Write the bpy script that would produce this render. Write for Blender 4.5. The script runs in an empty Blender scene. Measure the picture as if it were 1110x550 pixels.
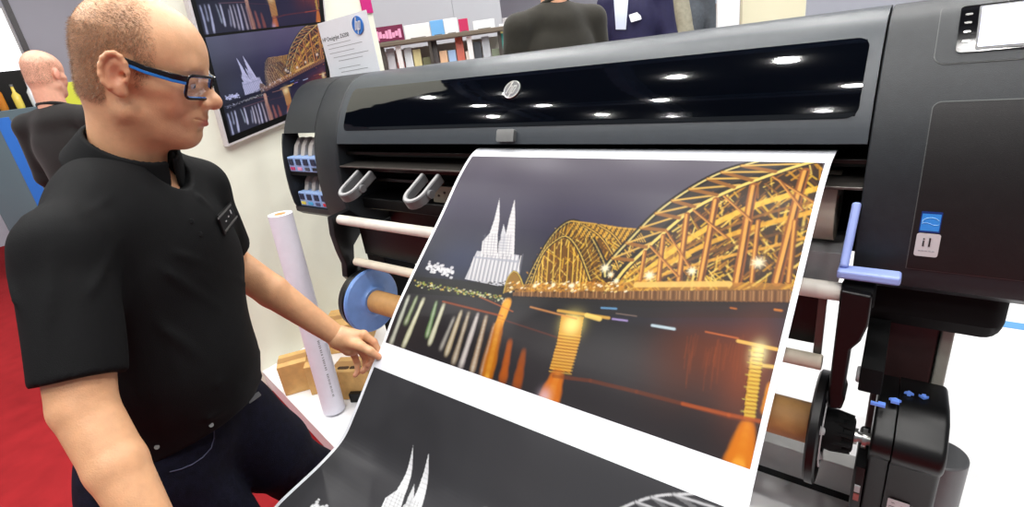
import bpy, bmesh, math, random
import numpy as np
from mathutils import Vector, Matrix
PI = math.pi
random.seed(7)
SC = bpy.context.scene
COL = SC.collection

# ------------------------------------------------------------------ camera
CW, CH, FPX = 1110.0, 550.0, 556.25
CAM = np.array([0.0, 0.0, 1.5])
_a = np.array([-755.0, -119.0, FPX]); _b = np.array([192.0, 1382.0, FPX])
_X = -_a / np.linalg.norm(_a); _Z = -_b / np.linalg.norm(_b)
_Z = _Z - _X * (_X @ _Z); _Z /= np.linalg.norm(_Z)
_Y = np.cross(_Z, _X)
if _Y[2] < 0: _Y = -_Y
RW = np.array([_X, _Y, _Z])            # world = RW @ (right, down, forward)
cam = bpy.data.cameras.new('camera'); cam.sensor_width = 36; cam.lens = 36 * FPX / CW
cam.clip_start = 0.02; cam.clip_end = 100
camo = bpy.data.objects.new('camera', cam); COL.objects.link(camo)
M = Matrix.Identity(4)
for i in range(3):
    M[i][0] = RW[i, 0]; M[i][1] = -RW[i, 1]; M[i][2] = -RW[i, 2]; M[i][3] = CAM[i]
camo.matrix_world = M
SC.camera = camo

def ray(px, py): return RW @ np.array([px - 555.0, py - 275.0, FPX])
def at(px, py, d): return CAM + ray(px, py) * d / FPX
def onX(px, py, v): d = ray(px, py); return CAM + d * (v - CAM[0]) / d[0]
def onY(px, py, v): d = ray(px, py); return CAM + d * (v - CAM[1]) / d[1]
def onZ(px, py, v): d = ray(px, py); return CAM + d * (v - CAM[2]) / d[2]

# ------------------------------------------------------------------ view, world, lights
SC.view_settings.view_transform = 'Standard'; SC.view_settings.look = 'None'
SC.view_settings.gamma = 1; SC.view_settings.use_curve_mapping = False
SC.view_settings.exposure = -0.5
LAMP_W = 42
w = bpy.data.worlds.new('hall_air'); SC.world = w; w.use_nodes = True
w.node_tree.nodes['Background'].inputs[0].default_value = (0.86, 0.93, 1.0, 1)
w.node_tree.nodes['Background'].inputs[1].default_value = 0.38
def area(name, loc, target, sx, sy, power, color=(1, 1, 1)):
    l = bpy.data.lights.new(name, 'AREA'); l.shape = 'RECTANGLE'; l.size = sx; l.size_y = sy
    l.energy = power; l.color = color
    o = bpy.data.objects.new(name, l); COL.objects.link(o); o.location = loc
    o.rotation_euler = (Vector(target) - Vector(loc)).to_track_quat('-Z', 'Y').to_euler()
    return o
LX = [-5.2, -3.7, -2.2, -0.8, 0.6, 2.0]; LYs = [-2.8, -1.5, -0.1, 1.6, 3.2, 4.9, 6.6]
LAMPS = [(x + 0.35 * math.sin(i * 2.1 + j * 1.7), y + 0.3 * math.cos(i * 1.3 + j)) for i, x in enumerate(LX) for j, y in enumerate(LYs)]
for lx, ly in LAMPS:                                    # the beam of every ceiling spotlight
    l = bpy.data.lights.new('spot_beam', 'AREA'); l.shape = 'DISK'; l.size = 0.15; l.energy = LAMP_W; l.color = (1.0, 0.98, 0.95)
    o = bpy.data.objects.new('spot_beam', l); COL.objects.link(o); o.location = (lx, ly, 5.09)
    if ly > -0.5 : pass
    o.rotation_euler = (Vector((-0.9, 1.0, 0.8)) - Vector((lx, ly, 5.09))).lerp(Vector((0, 0, -4)), 0.6).to_track_quat('-Z', 'Y').to_euler()

# ------------------------------------------------------------------ materials
def srgb(r, g, b):
    def f(c):
        c /= 255.0
        return c / 12.92 if c <= 0.04045 else ((c + 0.055) / 1.055) ** 2.4
    return (f(r), f(g), f(b))
MATS = {}
def mat(name, col, rough=0.5, metal=0.0, noise=0.0, nscale=40.0, bump=0.0, bscale=200.0, coat=0.0, emit=None, estr=0.0,
        spec=0.5, sss=0.0, vcol=False, trans=0.0, sheen=0.0):
    if name in MATS: return MATS[name]
    m = bpy.data.materials.new(name); m.use_nodes = True
    nt = m.node_tree; N = nt.nodes; L = nt.links; b = N['Principled BSDF']
    b.inputs['Roughness'].default_value = rough; b.inputs['Metallic'].default_value = metal
    b.inputs['Specular IOR Level'].default_value = spec
    b.inputs['Coat Weight'].default_value = coat; b.inputs['Coat Roughness'].default_value = 0.03
    b.inputs['Transmission Weight'].default_value = trans
    b.inputs['Sheen Weight'].default_value = sheen
    if sss:
        b.inputs['Subsurface Weight'].default_value = sss
        b.inputs['Subsurface Radius'].default_value = (0.012, 0.005, 0.003); b.inputs['Subsurface Scale'].default_value = 1.0
    c = (*col, 1)
    b.inputs['Base Color'].default_value = c
    tc = N.new('ShaderNodeTexCoord')
    if vcol:
        a = N.new('ShaderNodeVertexColor'); a.layer_name = 'Col'; src = a.outputs['Color']
        L.new(src, b.inputs['Base Color'])
    else:
        src = None
    if noise > 0:
        n = N.new('ShaderNodeTexNoise'); n.inputs['Scale'].default_value = nscale; n.inputs['Detail'].default_value = 4
        L.new(tc.outputs['Object'], n.inputs['Vector'])
        r = N.new('ShaderNodeMapRange'); r.inputs[1].default_value = 0.3; r.inputs[2].default_value = 0.7
        r.inputs[3].default_value = 1 - noise; r.inputs[4].default_value = 1 + noise
        L.new(n.outputs[0], r.inputs[0])
        x = N.new('ShaderNodeMix'); x.data_type = 'RGBA'; x.blend_type = 'MULTIPLY'; x.inputs[0].default_value = 1
        if src is not None: L.new(src, x.inputs[6])
        else: x.inputs[6].default_value = c
        cb = N.new('ShaderNodeCombineColor')
        for k in range(3): L.new(r.outputs[0], cb.inputs[k])
        L.new(cb.outputs[0], x.inputs[7]); L.new(x.outputs[2], b.inputs['Base Color'])
    if bump > 0:
        n2 = N.new('ShaderNodeTexNoise'); n2.inputs['Scale'].default_value = bscale; n2.inputs['Detail'].default_value = 3
        L.new(tc.outputs['Object'], n2.inputs['Vector'])
        bp = N.new('ShaderNodeBump'); bp.inputs['Strength'].default_value = bump; bp.inputs['Distance'].default_value = 0.002
        L.new(n2.outputs[0], bp.inputs['Height']); L.new(bp.outputs[0], b.inputs['Normal'])
    if emit is not None:
        b.inputs['Emission Color'].default_value = (*emit, 1); b.inputs['Emission Strength'].default_value = estr
    MATS[name] = m
    return m
m_case = mat('dark_textured_plastic', srgb(32, 36, 40), 0.45, spec=0.4, noise=0.12, nscale=60, bump=0.25, bscale=900)
m_lid = mat('lid_plastic', srgb(52, 58, 64), 0.36, noise=0.05, bump=0.15, bscale=900)
m_door = mat('door_plastic', srgb(24, 23, 24), 0.45, spec=0.35, noise=0.1, bump=0.25, bscale=900)
m_edge_highlight = mat('edge_highlight', srgb(85, 88, 88), 0.35)  # lighter grey, paints the highlight along door and panel outlines
m_black = mat('black_plastic', srgb(9, 9, 10), 0.38, spec=0.35, noise=0.1)
m_mblack = mat('matte_black', srgb(7, 7, 8), 0.8, spec=0.2, noise=0.1)
m_glass = mat('tinted_window', srgb(3, 5, 10), 0.045, coat=0.5, noise=0.1, nscale=3)
m_gmetal = mat('grey_metal', srgb(96, 92, 88), 0.35, metal=0.6, noise=0.1)
m_dmetal = mat('dark_rail', srgb(40, 38, 36), 0.25, metal=0.7, noise=0.1)
m_silver = mat('satin_silver', srgb(170, 170, 168), 0.28, metal=0.85, noise=0.05)
m_lgrey = mat('light_grey_plastic', srgb(165, 165, 166), 0.4, noise=0.05)
m_mgrey = mat('mid_grey_plastic', srgb(95, 96, 98), 0.4, noise=0.05)
m_roller = mat('white_roller', srgb(225, 220, 210), 0.35, noise=0.04)
m_beige = mat('rolled_media', srgb(218, 208, 188), 0.55, noise=0.04)
m_blue = mat('periwinkle_plastic', srgb(150, 168, 228), 0.35, noise=0.04)
m_disc = mat('blue_disc_plastic', srgb(112, 150, 214), 0.3, noise=0.05)
m_card = mat('cardboard', srgb(204, 162, 100), 0.75, noise=0.12, nscale=25, bump=0.2)
m_core = mat('cardboard_core', srgb(186, 140, 84), 0.6, noise=0.08)
m_white = mat('white_paint', srgb(235, 235, 234), 0.35, noise=0.02)
m_paper = mat('photo_paper', srgb(222, 225, 232), 0.32, noise=0.01)
m_label = mat('white_label', srgb(200, 196, 198), 0.5, noise=0.03)
m_ink = mat('black_ink', srgb(25, 25, 28), 0.6)
m_greyink = mat('grey_ink', srgb(150, 152, 158), 0.6)
m_blueink = mat('blue_ink', srgb(45, 110, 190), 0.5)
m_print = mat('printed_ink', (1, 1, 1), 0.30, vcol=True, spec=0.16)
m_skin = mat('skin', (1, 1, 1), 0.42, vcol=True, sss=0.12, noise=0.07, nscale=55, bump=0.25, bscale=420)
m_shirt = mat('black_cotton', srgb(9, 10, 12), 0.75, spec=0.18, noise=0.15, nscale=30, bump=0.3, bscale=700)
m_jeans = mat('dark_denim', srgb(13, 14, 30), 0.8, spec=0.15, noise=0.4, nscale=70, bump=0.5, bscale=500)
m_leather = mat('black_leather', srgb(12, 11, 11), 0.4, noise=0.2)
m_maroon = mat('maroon_metal', srgb(66, 44, 44), 0.4, metal=0.3, noise=0.06)

# ------------------------------------------------------------------ object helpers
def finish(name, bm, m, parent=None, smooth=False, bevel=0.0, seg=2, angle=35):
    me = bpy.data.meshes.new(name); bmesh.ops.recalc_face_normals(bm, faces=bm.faces[:])
    bm.to_mesh(me); bm.free()
    return link(name, me, m, parent, smooth, bevel, seg, angle)
def link(name, me, m, parent=None, smooth=False, bevel=0.0, seg=2, angle=35):
    o = bpy.data.objects.new(name, me); COL.objects.link(o)
    if m is not None: me.materials.append(m)
    if smooth or bevel:
        me.polygons.foreach_set('use_smooth', [True] * len(me.polygons))
        if bevel:
            b = o.modifiers.new('bevel', 'BEVEL'); b.width = bevel; b.segments = seg; b.limit_method = 'ANGLE'
            b.angle_limit = math.radians(angle)
        try: me.set_sharp_from_angle(angle=math.radians(angle if not bevel else 50))
        except Exception: pass
        if bevel:
            w_ = o.modifiers.new('wn', 'WEIGHTED_NORMAL'); w_.keep_sharp = True
    if parent is not None: o.parent = parent
    return o
def thing(name, label, cat, group=None, loc=(0, 0, 0)):
    o = bpy.data.objects.new(name, None); COL.objects.link(o); o.empty_display_size = 0.05
    o.location = loc
    tag(o, label, cat, group); return o
def tag(o, label=None, cat=None, group=None, kind=None):
    if label: o['label'] = label
    if cat: o['category'] = cat
    if group: o['group'] = group
    if kind: o['kind'] = kind
    return o
def box(bm, lo, hi, rot=0.0, ctr=None):
    x0, y0, z0 = lo; x1, y1, z1 = hi
    vs = [(x, y, z) for x in (x0, x1) for y in (y0, y1) for z in (z0, z1)]
    if rot:
        cx, cy = ctr if ctr else ((x0 + x1) / 2, (y0 + y1) / 2); c, s = math.cos(rot), math.sin(rot)
        vs = [(cx + (x - cx) * c - (y - cy) * s, cy + (x - cx) * s + (y - cy) * c, z) for x, y, z in vs]
    v = [bm.verts.new(p) for p in vs]
    for f in ((0, 1, 3, 2), (4, 6, 7, 5), (0, 4, 5, 1), (2, 3, 7, 6), (0, 2, 6, 4), (1, 5, 7, 3)):
        bm.faces.new([v[i] for i in f])
def frame_of(d):
    d = Vector(d).normalized(); up = Vector((0, 0, 1)) if abs(d.z) < 0.9 else Vector((0, 1, 0))
    a = d.cross(up).normalized(); b = d.cross(a).normalized(); return a, b
def tube(bm, pts, rs, n=16, caps=True, closed=False):
    pts = [Vector(p) for p in pts]
    if not hasattr(rs, '__len__'): rs = [rs] * len(pts)
    rings = []; pa = None
    for i, p in enumerate(pts):
        if closed: d = pts[(i + 1) % len(pts)] - pts[i - 1]
        else: d = pts[min(i + 1, len(pts) - 1)] - pts[max(i - 1, 0)]
        d.normalize()
        if pa is None: a, b = frame_of(d)
        else:
            a = (pa - d * pa.dot(d)).normalized(); b = d.cross(a).normalized()
        pa = a
        rings.append([bm.verts.new(p + (a * math.cos(t) + b * math.sin(t)) * rs[i]) for t in [2 * PI * k / n for k in range(n)]])
    m_ = len(rings)
    for i in range(m_ if closed else m_ - 1):
        r0, r1 = rings[i], rings[(i + 1) % m_]
        for k in range(n): bm.faces.new((r0[k], r0[(k + 1) % n], r1[(k + 1) % n], r1[k]))
    if caps and not closed:
        bm.faces.new(rings[0]); bm.faces.new(rings[-1][::-1])
def lathe_x(bm, prof, cy, cz, n=48):
    """prof: list of (x, r) revolved about the X axis through (cy, cz)"""
    rings = []
    for x, r in prof:
        if r < 1e-6: rings.append([bm.verts.new((x, cy, cz))])
        else: rings.append([bm.verts.new((x, cy + r * math.cos(2 * PI * k / n), cz + r * math.sin(2 * PI * k / n))) for k in range(n)])
    for r0, r1 in zip(rings[:-1], rings[1:]):
        for k in range(n):
            a, b = r0[k % len(r0)], r0[(k + 1) % len(r0)]; c, d = r1[(k + 1) % len(r1)], r1[k % len(r1)]
            vs = []
            for v in (a, b, c, d):
                if v not in vs: vs.append(v)
            if len(vs) > 2: bm.faces.new(vs)
def prism_x(bm, poly, x0, x1, r0=0.0, r1=0.0, steps=5):
    """poly (y,z) closed, extruded along X, ends rounded by r0/r1"""
    poly = [Vector((p[0], p[1])) for p in poly]; n = len(poly)
    area_ = sum(poly[i].x * poly[(i + 1) % n].y - poly[(i + 1) % n].x * poly[i].y for i in range(n))
    sg = 1 if area_ > 0 else -1
    nor = []
    for i in range(n):
        e1 = (poly[i] - poly[i - 1]); e2 = (poly[(i + 1) % n] - poly[i])
        a = Vector((e1.y, -e1.x)).normalized() * sg; b = Vector((e2.y, -e2.x)).normalized() * sg
        c = (a + b); c = c.normalized() if c.length > 1e-6 else a
        nor.append(c / max(0.5, c.dot(a)))
    st = []
    if r0 > 0:
        for k in range(steps): t = k / steps * PI / 2; st.append((x0 + r0 * (1 - math.sin(t)) , r0 * (1 - math.cos(t))))
        st = [(x0 + r0 - r0 * math.cos(t_), r0 - r0 * math.sin(t_)) for t_ in [PI / 2 * k / steps for k in range(steps)]]
    st.append((x0 + r0, 0.0)); st.append((x1 - r1, 0.0))
    if r1 > 0:
        st += [(x1 - r1 + r1 * math.sin(t_), r1 - r1 * math.cos(t_)) for t_ in [PI / 2 * (k + 1) / steps for k in range(steps)]]
    rings = [[bm.verts.new((x, poly[i].x - nor[i].x * ins, poly[i].y - nor[i].y * ins)) for i in range(n)] for x, ins in st]
    for a, b in zip(rings[:-1], rings[1:]):
        for k in range(n): bm.faces.new((a[k], a[(k + 1) % n], b[(k + 1) % n], b[k]))
    bm.faces.new(rings[0]); bm.faces.new(rings[-1][::-1])
def struct(name, bm, m, **k):
    o = finish(name, bm, m, **k); o['kind'] = 'structure'; return o
def text_bm(txt, size, extrude=0.0004):
    cu = bpy.data.curves.new('t', 'FONT'); cu.body = txt; cu.size = size; cu.extrude = extrude
    cu.align_x = 'CENTER'; cu.align_y = 'CENTER'
    o = bpy.data.objects.new('t', cu); COL.objects.link(o)
    me = bpy.data.meshes.new_from_object(o.evaluated_get(bpy.context.evaluated_depsgraph_get()))
    bpy.data.objects.remove(o); bpy.data.curves.remove(cu)
    return me
def text_obj(name, txt, size, m, parent, origin, ex, ey, extrude=0.0004):
    """flat lettering at origin with reading direction ex and up direction ey"""
    me = text_bm(txt, size, extrude)
    ex = Vector(ex).normalized(); ey = Vector(ey); ey = (ey - ex * ey.dot(ex)).normalized(); ez = ex.cross(ey)
    T = Matrix(((ex.x, ey.x, ez.x, origin[0]), (ex.y, ey.y, ez.y, origin[1]), (ex.z, ey.z, ez.z, origin[2]), (0, 0, 0, 1)))
    me.transform(T); return link(name, me, m, parent)
def quad_plate(bm, o, ex, ey, w_, h_, t_=0.001, r=0.0, n=5):
    """rounded flat plate centred at o in the plane ex,ey, thickness t_ along ex x ey"""
    o = Vector(o); ex = Vector(ex).normalized(); ey = Vector(ey); ey = (ey - ex * ey.dot(ex)).normalized(); ez = ex.cross(ey)
    pts = []
    if r <= 0: pts = [(-w_ / 2, -h_ / 2), (w_ / 2, -h_ / 2), (w_ / 2, h_ / 2), (-w_ / 2, h_ / 2)]
    else:
        for cx, cy, a0 in ((w_ / 2 - r, -h_ / 2 + r, -90), (w_ / 2 - r, h_ / 2 - r, 0), (-w_ / 2 + r, h_ / 2 - r, 90), (-w_ / 2 + r, -h_ / 2 + r, 180)):
            for k in range(n + 1):
                t = math.radians(a0 + 90 * k / n); pts.append((cx + r * math.cos(t), cy + r * math.sin(t)))
    a = [bm.verts.new(o + ex * x + ey * y) for x, y in pts]; b = [bm.verts.new(o + ex * x + ey * y + ez * t_) for x, y in pts]
    bm.faces.new(a[::-1]); bm.faces.new(b)
    for k in range(len(a)): bm.faces.new((a[k], a[(k + 1) % len(a)], b[(k + 1) % len(a)], b[k]))

# ------------------------------------------------------------------ the setting
BASE = 0.13                                            # top of the white stand floor
bm = bmesh.new(); box(bm, (-13, -4, -0.1), (6, 13, 0.0))
m_carpet = mat('red_carpet', srgb(146, 34, 38), 0.95, spec=0.1, noise=0.12, nscale=9, bump=0.6, bscale=500)
struct('floor', bm, m_carpet)
e0 = onZ(308, 428, BASE); e1 = onZ(362, 485, BASE); ed = (e1 - e0) / np.linalg.norm(e1 - e0)
pA = e0 + ed * ((-2.52 - e0[0]) / ed[0]); pB = e0 + ed * ((-1.35 - e0[0]) / ed[0])
bm = bmesh.new()
outline = [(pA[0], pA[1]), (pB[0], pB[1]), (3.2, pB[1]), (3.2, 8.5), (-2.52, 8.5)]
for z0, z1, ins in ((0.0, 0.05, 0.03), (0.05, BASE, 0.0)):
    a = []; b_ = []
    for k, (x, y) in enumerate(outline):
        yy = y + ins if k < 3 else y
        a.append(bm.verts.new((x, yy, z0))); b_.append(bm.verts.new((x, yy, z1)))
    bm.faces.new(a[::-1]); bm.faces.new(b_)
    for k in range(5): bm.faces.new((a[k], a[(k + 1) % 5], b_[(k + 1) % 5], b_[k]))
struct('trim_1', bm, mat('white_laminate', srgb(236, 236, 238), 0.3, noise=0.015, nscale=4))
m_wall = mat('cream_wall', srgb(234, 236, 220), 0.7, noise=0.02, nscale=5)
bm = bmesh.new(); box(bm, (-2.6, 0.85, 0.0), (-2.5, 2.12, 2.75)); struct('wall_left', bm, m_wall)
m_panel = mat('grey_partition', srgb(186, 190, 202), 0.55, noise=0.02, nscale=2)
bm = bmesh.new(); box(bm, (-13, 9.0, 0), (4, 9.1, 5)); struct('wall_back', bm, m_panel)
bm = bmesh.new(); box(bm, (-9.1, -4, 0), (-9.0, 9.0, 5)); struct('wall_far', bm, m_panel)
bm = bmesh.new(); box(bm, (-13, -4, 5.6), (6, 13, 5.7)); struct('ceiling', bm, mat('dark_ceiling', srgb(22, 26, 36), 0.8, noise=0.3, nscale=0.8))
m_added_truss = mat('added_truss', srgb(70, 92, 124), 0.5, noise=0.2, nscale=2)  # unseen trusses, added to give the lid window something to reflect
for k, (x0, y0, x1, y1) in enumerate(((-6, 0.6, 3, 0.75), (-6, 2.7, 3, 2.85), (-6, -2.1, 3, -1.95), (-2.6, -3.5, -2.45, 9), (-0.1, -3.5, 0.05, 9), (-4.8, -3.5, -4.65, 9))):
    bm = bmesh.new(); box(bm, (x0, y0, 5.2), (x1, y1, 5.24)); box(bm, (x0, y0, 5.5), (x1, y1, 5.54))
    n_ = 24
    for q_ in range(n_):
        t = q_ / n_; t2 = (q_ + 1) / n_; a = (x0 + (x1 - x0) * t, y0 + (y1 - y0) * t) if abs(x1 - x0) > 1 or abs(y1 - y0) > 1 else (x0, y0)
        if abs(x1 - x0) > 1: pA_ = (x0 + (x1 - x0) * t, (y0 + y1) / 2); pB_ = (x0 + (x1 - x0) * t2, (y0 + y1) / 2)
        else: pA_ = ((x0 + x1) / 2, y0 + (y1 - y0) * t); pB_ = ((x0 + x1) / 2, y0 + (y1 - y0) * t2)
        tube(bm, [(pA_[0], pA_[1], 5.22 if q_ % 2 else 5.52), (pB_[0], pB_[1], 5.52 if q_ % 2 else 5.22)], 0.02, 6)
    struct('trim_%d' % (k + 5), bm, m_added_truss)
m_tape = mat('blue_tape', srgb(90, 150, 205), 0.5)
t0 = onZ(1078, 350, BASE); t1 = onZ(1112, 358, BASE)
bm = bmesh.new(); box(bm, (t0[0] - 0.1, t0[1] - 0.03, BASE), (3.2, t0[1] + 0.03, BASE + 0.002)); struct('trim_2', bm, m_tape)
# ceiling lamps, seen mirrored in the printer's window
m_lamp = mat('lamp_lens', (1, 1, 1), 0.4, emit=(1, 0.98, 0.94), estr=25)
lamp0 = None
for xx, yy in LAMPS:
    if lamp0 is None:
        lamp0 = thing('ceiling_spotlight', 'round spotlight hanging under the dark hall ceiling', 'light', 'hall ceiling spotlights', (0, 0, 0))
        bm = bmesh.new(); tube(bm, [(0, 0, 0.02), (0, 0, 0.3)], [0.10, 0.07], 20); finish('lamp_housing', bm, m_black, lamp0, smooth=True)
        bm = bmesh.new(); tube(bm, [(0, 0, 0.3), (0, 0, 0.5)], 0.012, 8); finish('hanger', bm, m_black, lamp0, smooth=True)
        bm = bmesh.new(); tube(bm, [(0, 0, 0.0), (0, 0, 0.02)], [0.06, 0.08], 20); finish('lamp_lens', bm, m_lamp, lamp0, smooth=True)
        lamp0.location = (xx, yy, 5.1)
    else:
        c = lamp0.copy(); COL.objects.link(c); c.location = (xx, yy, 5.1)
        for ch in list(lamp0.children):
            d = ch.copy(); COL.objects.link(d); d.parent = c

# ------------------------------------------------------------------ the wide printer
PROF = [(1.75, 1.45), (1.65, 1.467), (1.543, 1.476), (1.371, 1.480), (1.300, 1.468), (1.254, 1.440), (1.2, 1.377), (1.165, 1.318), (1.142, 1.262),
        (1.126, 1.2), (1.117, 1.13), (1.114, 1.06), (1.117, 1.0)]
def catmull(pts, n):
    P = np.array(pts, float); P = np.vstack([2 * P[0] - P[1], P, 2 * P[-1] - P[-2]]); out = []
    for i in range(1, len(P) - 2):
        for k in range(n):
            t = k / n
            out.append(0.5 * ((2 * P[i]) + (-P[i - 1] + P[i + 1]) * t + (2 * P[i - 1] - 5 * P[i] + 4 * P[i + 1] - P[i + 2]) * t * t
                              + (-P[i - 1] + 3 * P[i] - 3 * P[i + 1] + P[i + 2]) * t ** 3))
    out.append(P[-2]); return np.array(out)
PF = catmull(PROF, 6)
PS = np.concatenate([[0], np.cumsum(np.linalg.norm(np.diff(PF, axis=0), axis=1))])
def s_of_z(z):                       # arc length on the front side for a height
    for i in range(len(PF) - 1, 0, -1):
        if PF[i, 1] <= z <= PF[i - 1, 1]:
            t = (z - PF[i, 1]) / (PF[i - 1, 1] - PF[i, 1]); return PS[i] + (PS[i - 1] - PS[i]) * t
    return PS[np.argmax(PF[:, 1])]
def surf(x, s, off=0.0):
    i = min(max(int(np.searchsorted(PS, s)) - 1, 0), len(PF) - 2)
    t = (s - PS[i]) / (PS[i + 1] - PS[i]); p = PF[i] + (PF[i + 1] - PF[i]) * t
    j0 = max(i - 2, 0); j1 = min(i + 3, len(PF) - 1); d = PF[j1] - PF[j0]; d /= np.linalg.norm(d)
    nrm = np.array([d[1], -d[0]])    # outward = towards -Y / +Z
    if nrm[1] < 0 and nrm[0] > 0: nrm = -nrm
    return Vector((x, p[0] + nrm[0] * off, p[1] + nrm[1] * off))
def snorm(s):
    a = surf(0, s, 0); b = surf(0, s, 1); return (b - a).normalized()
def plate(bm, x0, x1, s0, s1, r, off, th, nx=2, corners=(1, 1, 1, 1), bev=0.0):
    """rounded plate following the front profile; corners = (x0s0, x1s0, x0s1, x1s1)"""
    ss = sorted(set([s0, s1] + [s for s in PS if s0 < s < s1] + [s0 + (s1 - s0) * k / 16 for k in range(17)]
                    + [s0 + r * (1 - math.cos(t * PI / 16)) for t in range(9)] + [s1 - r * (1 - math.cos(t * PI / 16)) for t in range(9)]))
    ss = [s for k, s in enumerate(ss) if k == 0 or s - ss[k - 1] > 1e-5]
    def ext(s):
        a, b = x0, x1
        for side, (cA, cB) in ((0, (corners[0], corners[1])), (1, (corners[2], corners[3]))):
            q = (s - s0) if side == 0 else (s1 - s)
            if q < r:
                dd = r - math.sqrt(max(0, r * r - (r - q) ** 2))
                if cA: a = max(a, x0 + dd)
                if cB: b = min(b, x1 - dd)
        return a, b
    top = []; bot = []
    for s in ss:
        a, b = ext(s)
        xs = [a + (b - a) * k / nx for k in range(nx + 1)]
        top.append([bm.verts.new(surf(x, s, off + th)) for x in xs]); bot.append([bm.verts.new(surf(x, s, off)) for x in xs])
    for i in range(len(ss) - 1):
        for k in range(nx):
            bm.faces.new((top[i][k], top[i][k + 1], top[i + 1][k + 1], top[i + 1][k]))
            bm.faces.new((bot[i][k], bot[i + 1][k], bot[i + 1][k + 1], bot[i][k + 1]))
        bm.faces.new((top[i][0], top[i + 1][0], bot[i + 1][0], bot[i][0])); bm.faces.new((top[i][nx], bot[i][nx], bot[i + 1][nx], top[i + 1][nx]))
    for r_ in (0, -1):
        for k in range(nx): bm.faces.new((top[r_][k], bot[r_][k], bot[r_][k + 1], top[r_][k + 1]))
def band(zlo, zhi, off=0.0):         # part of the front profile between two heights (top to bottom)
    sa, sb = s_of_z(zhi), s_of_z(zlo); n = 14
    return [(surf(0, sa + (sb - sa) * k / n, off).y, surf(0, sa + (sb - sa) * k / n, off).z) for k in range(n + 1)]
XL0, XL1, XR0, XR1 = -2.09, -1.697, -0.056, 0.42
full = [tuple(p) for p in PF]
prn = thing('wide_format_printer', 'large black wide-format printer with tinted window on legs, on the white stand', 'printer', None, (-0.8, 1.4, BASE))
class PP:                            # parts are built in world space and parented without moving
    pass
def part(name, bm, m, parent=prn, **k):
    o = finish(name, bm, m, None, **k); o.parent = parent
    q = parent; T = Vector((0, 0, 0))
    while q is not None: T += q.location; q = q.parent
    o.data.transform(Matrix.Translation(-T)); return o
def partm(o, parent=prn):            # same for an already linked object
    T = Vector((0, 0, 0)); q = parent
    while q is not None: T += q.location; q = q.parent
    o.data.transform(Matrix.Translation(-T)); o.parent = parent; return o

# left ink bay cover
bm = bmesh.new()
lowz = 0.945
poly_full = full + [(1.125, 0.965), (1.15, lowz), (1.268, 0.9), (1.75, 0.93)]
prism_x(bm, poly_full, -1.842, XL1, 0.004, 0.012)                                   # solid band beside the window
prism_x(bm, [tuple(p) for p in PF if p[1] > 1.43 or p[0] > 1.6] + band(1.292, 1.43)[1:] + [(1.75, 1.292)], XL0, -1.842, 0.035, 0.0)
prism_x(bm, band(0.965 + 0.04, 1.292) + [(1.13, 0.965), (1.16, 0.94), (1.22, 0.94), (1.22, 1.292)], XL0, XL0 + 0.022, 0.018, 0.003)
box(bm, (XL0 + 0.03, 1.30, 0.93), (-1.842, 1.72, 1.33))
prism_x(bm, [(1.125, 0.965), (1.15, 0.945), (1.3, 0.92), (1.3, 0.985), (1.125, 0.985)], XL0 + 0.004, -1.842)
part('ink_bay_cover', bm, m_case, smooth=True)
bm = bmesh.new(); box(bm, (XL0 + 0.022, 1.135, 1.122), (-1.842, 1.3, 1.135)); box(bm, (XL0 + 0.022, 1.297, 0.98), (-1.842, 1.302, 1.292))
part('ink_bay_shelf', bm, m_mblack)
# chassis behind lid and slot
bm = bmesh.new()
prism_x(bm, [tuple(surf(0, s, -0.012))[1:] for s in np.linspace(PS[0] + 0.02, s_of_z(1.262), 30)] + [(1.2, 1.255), (1.75, 1.255)], XL1, XR0)
box(bm, (XL1, 1.33, 0.96), (XR0, 1.74, 1.256))
part('chassis', bm, m_mblack, smooth=True)
# lid
sL0 = s_of_z(1.475) - 0.13; sL1 = s_of_z(1.252)
wz0, wz1 = 1.300, 1.428
sW0, sW1 = s_of_z(wz1), s_of_z(wz0)
bm = bmesh.new()
plate(bm, XL1 + 0.003, XR0 - 0.003, sL0, sW0, 0.05, -0.011, 0.011, nx=12, corners=(1, 1, 0, 0))
plate(bm, XL1 + 0.003, XR0 - 0.003, sW1, sL1, 0.0, -0.011, 0.011, nx=12)
plate(bm, XL1 + 0.003, XL1 + 0.045, sW0, sW1, 0.0, -0.011, 0.011)
plate(bm, XR0 - 0.028, XR0 - 0.003, sW0, sW1, 0.0, -0.011, 0.011)
lid = part('lid', bm, m_lid, smooth=True)
bm = bmesh.new(); plate(bm, XL1 + 0.04, XR0 - 0.024, sW0 - 0.004, sW1 + 0.004, 0.022, -0.006, 0.0075, nx=12)
win = part('window', bm, m_glass, parent=lid, smooth=True)
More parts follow.
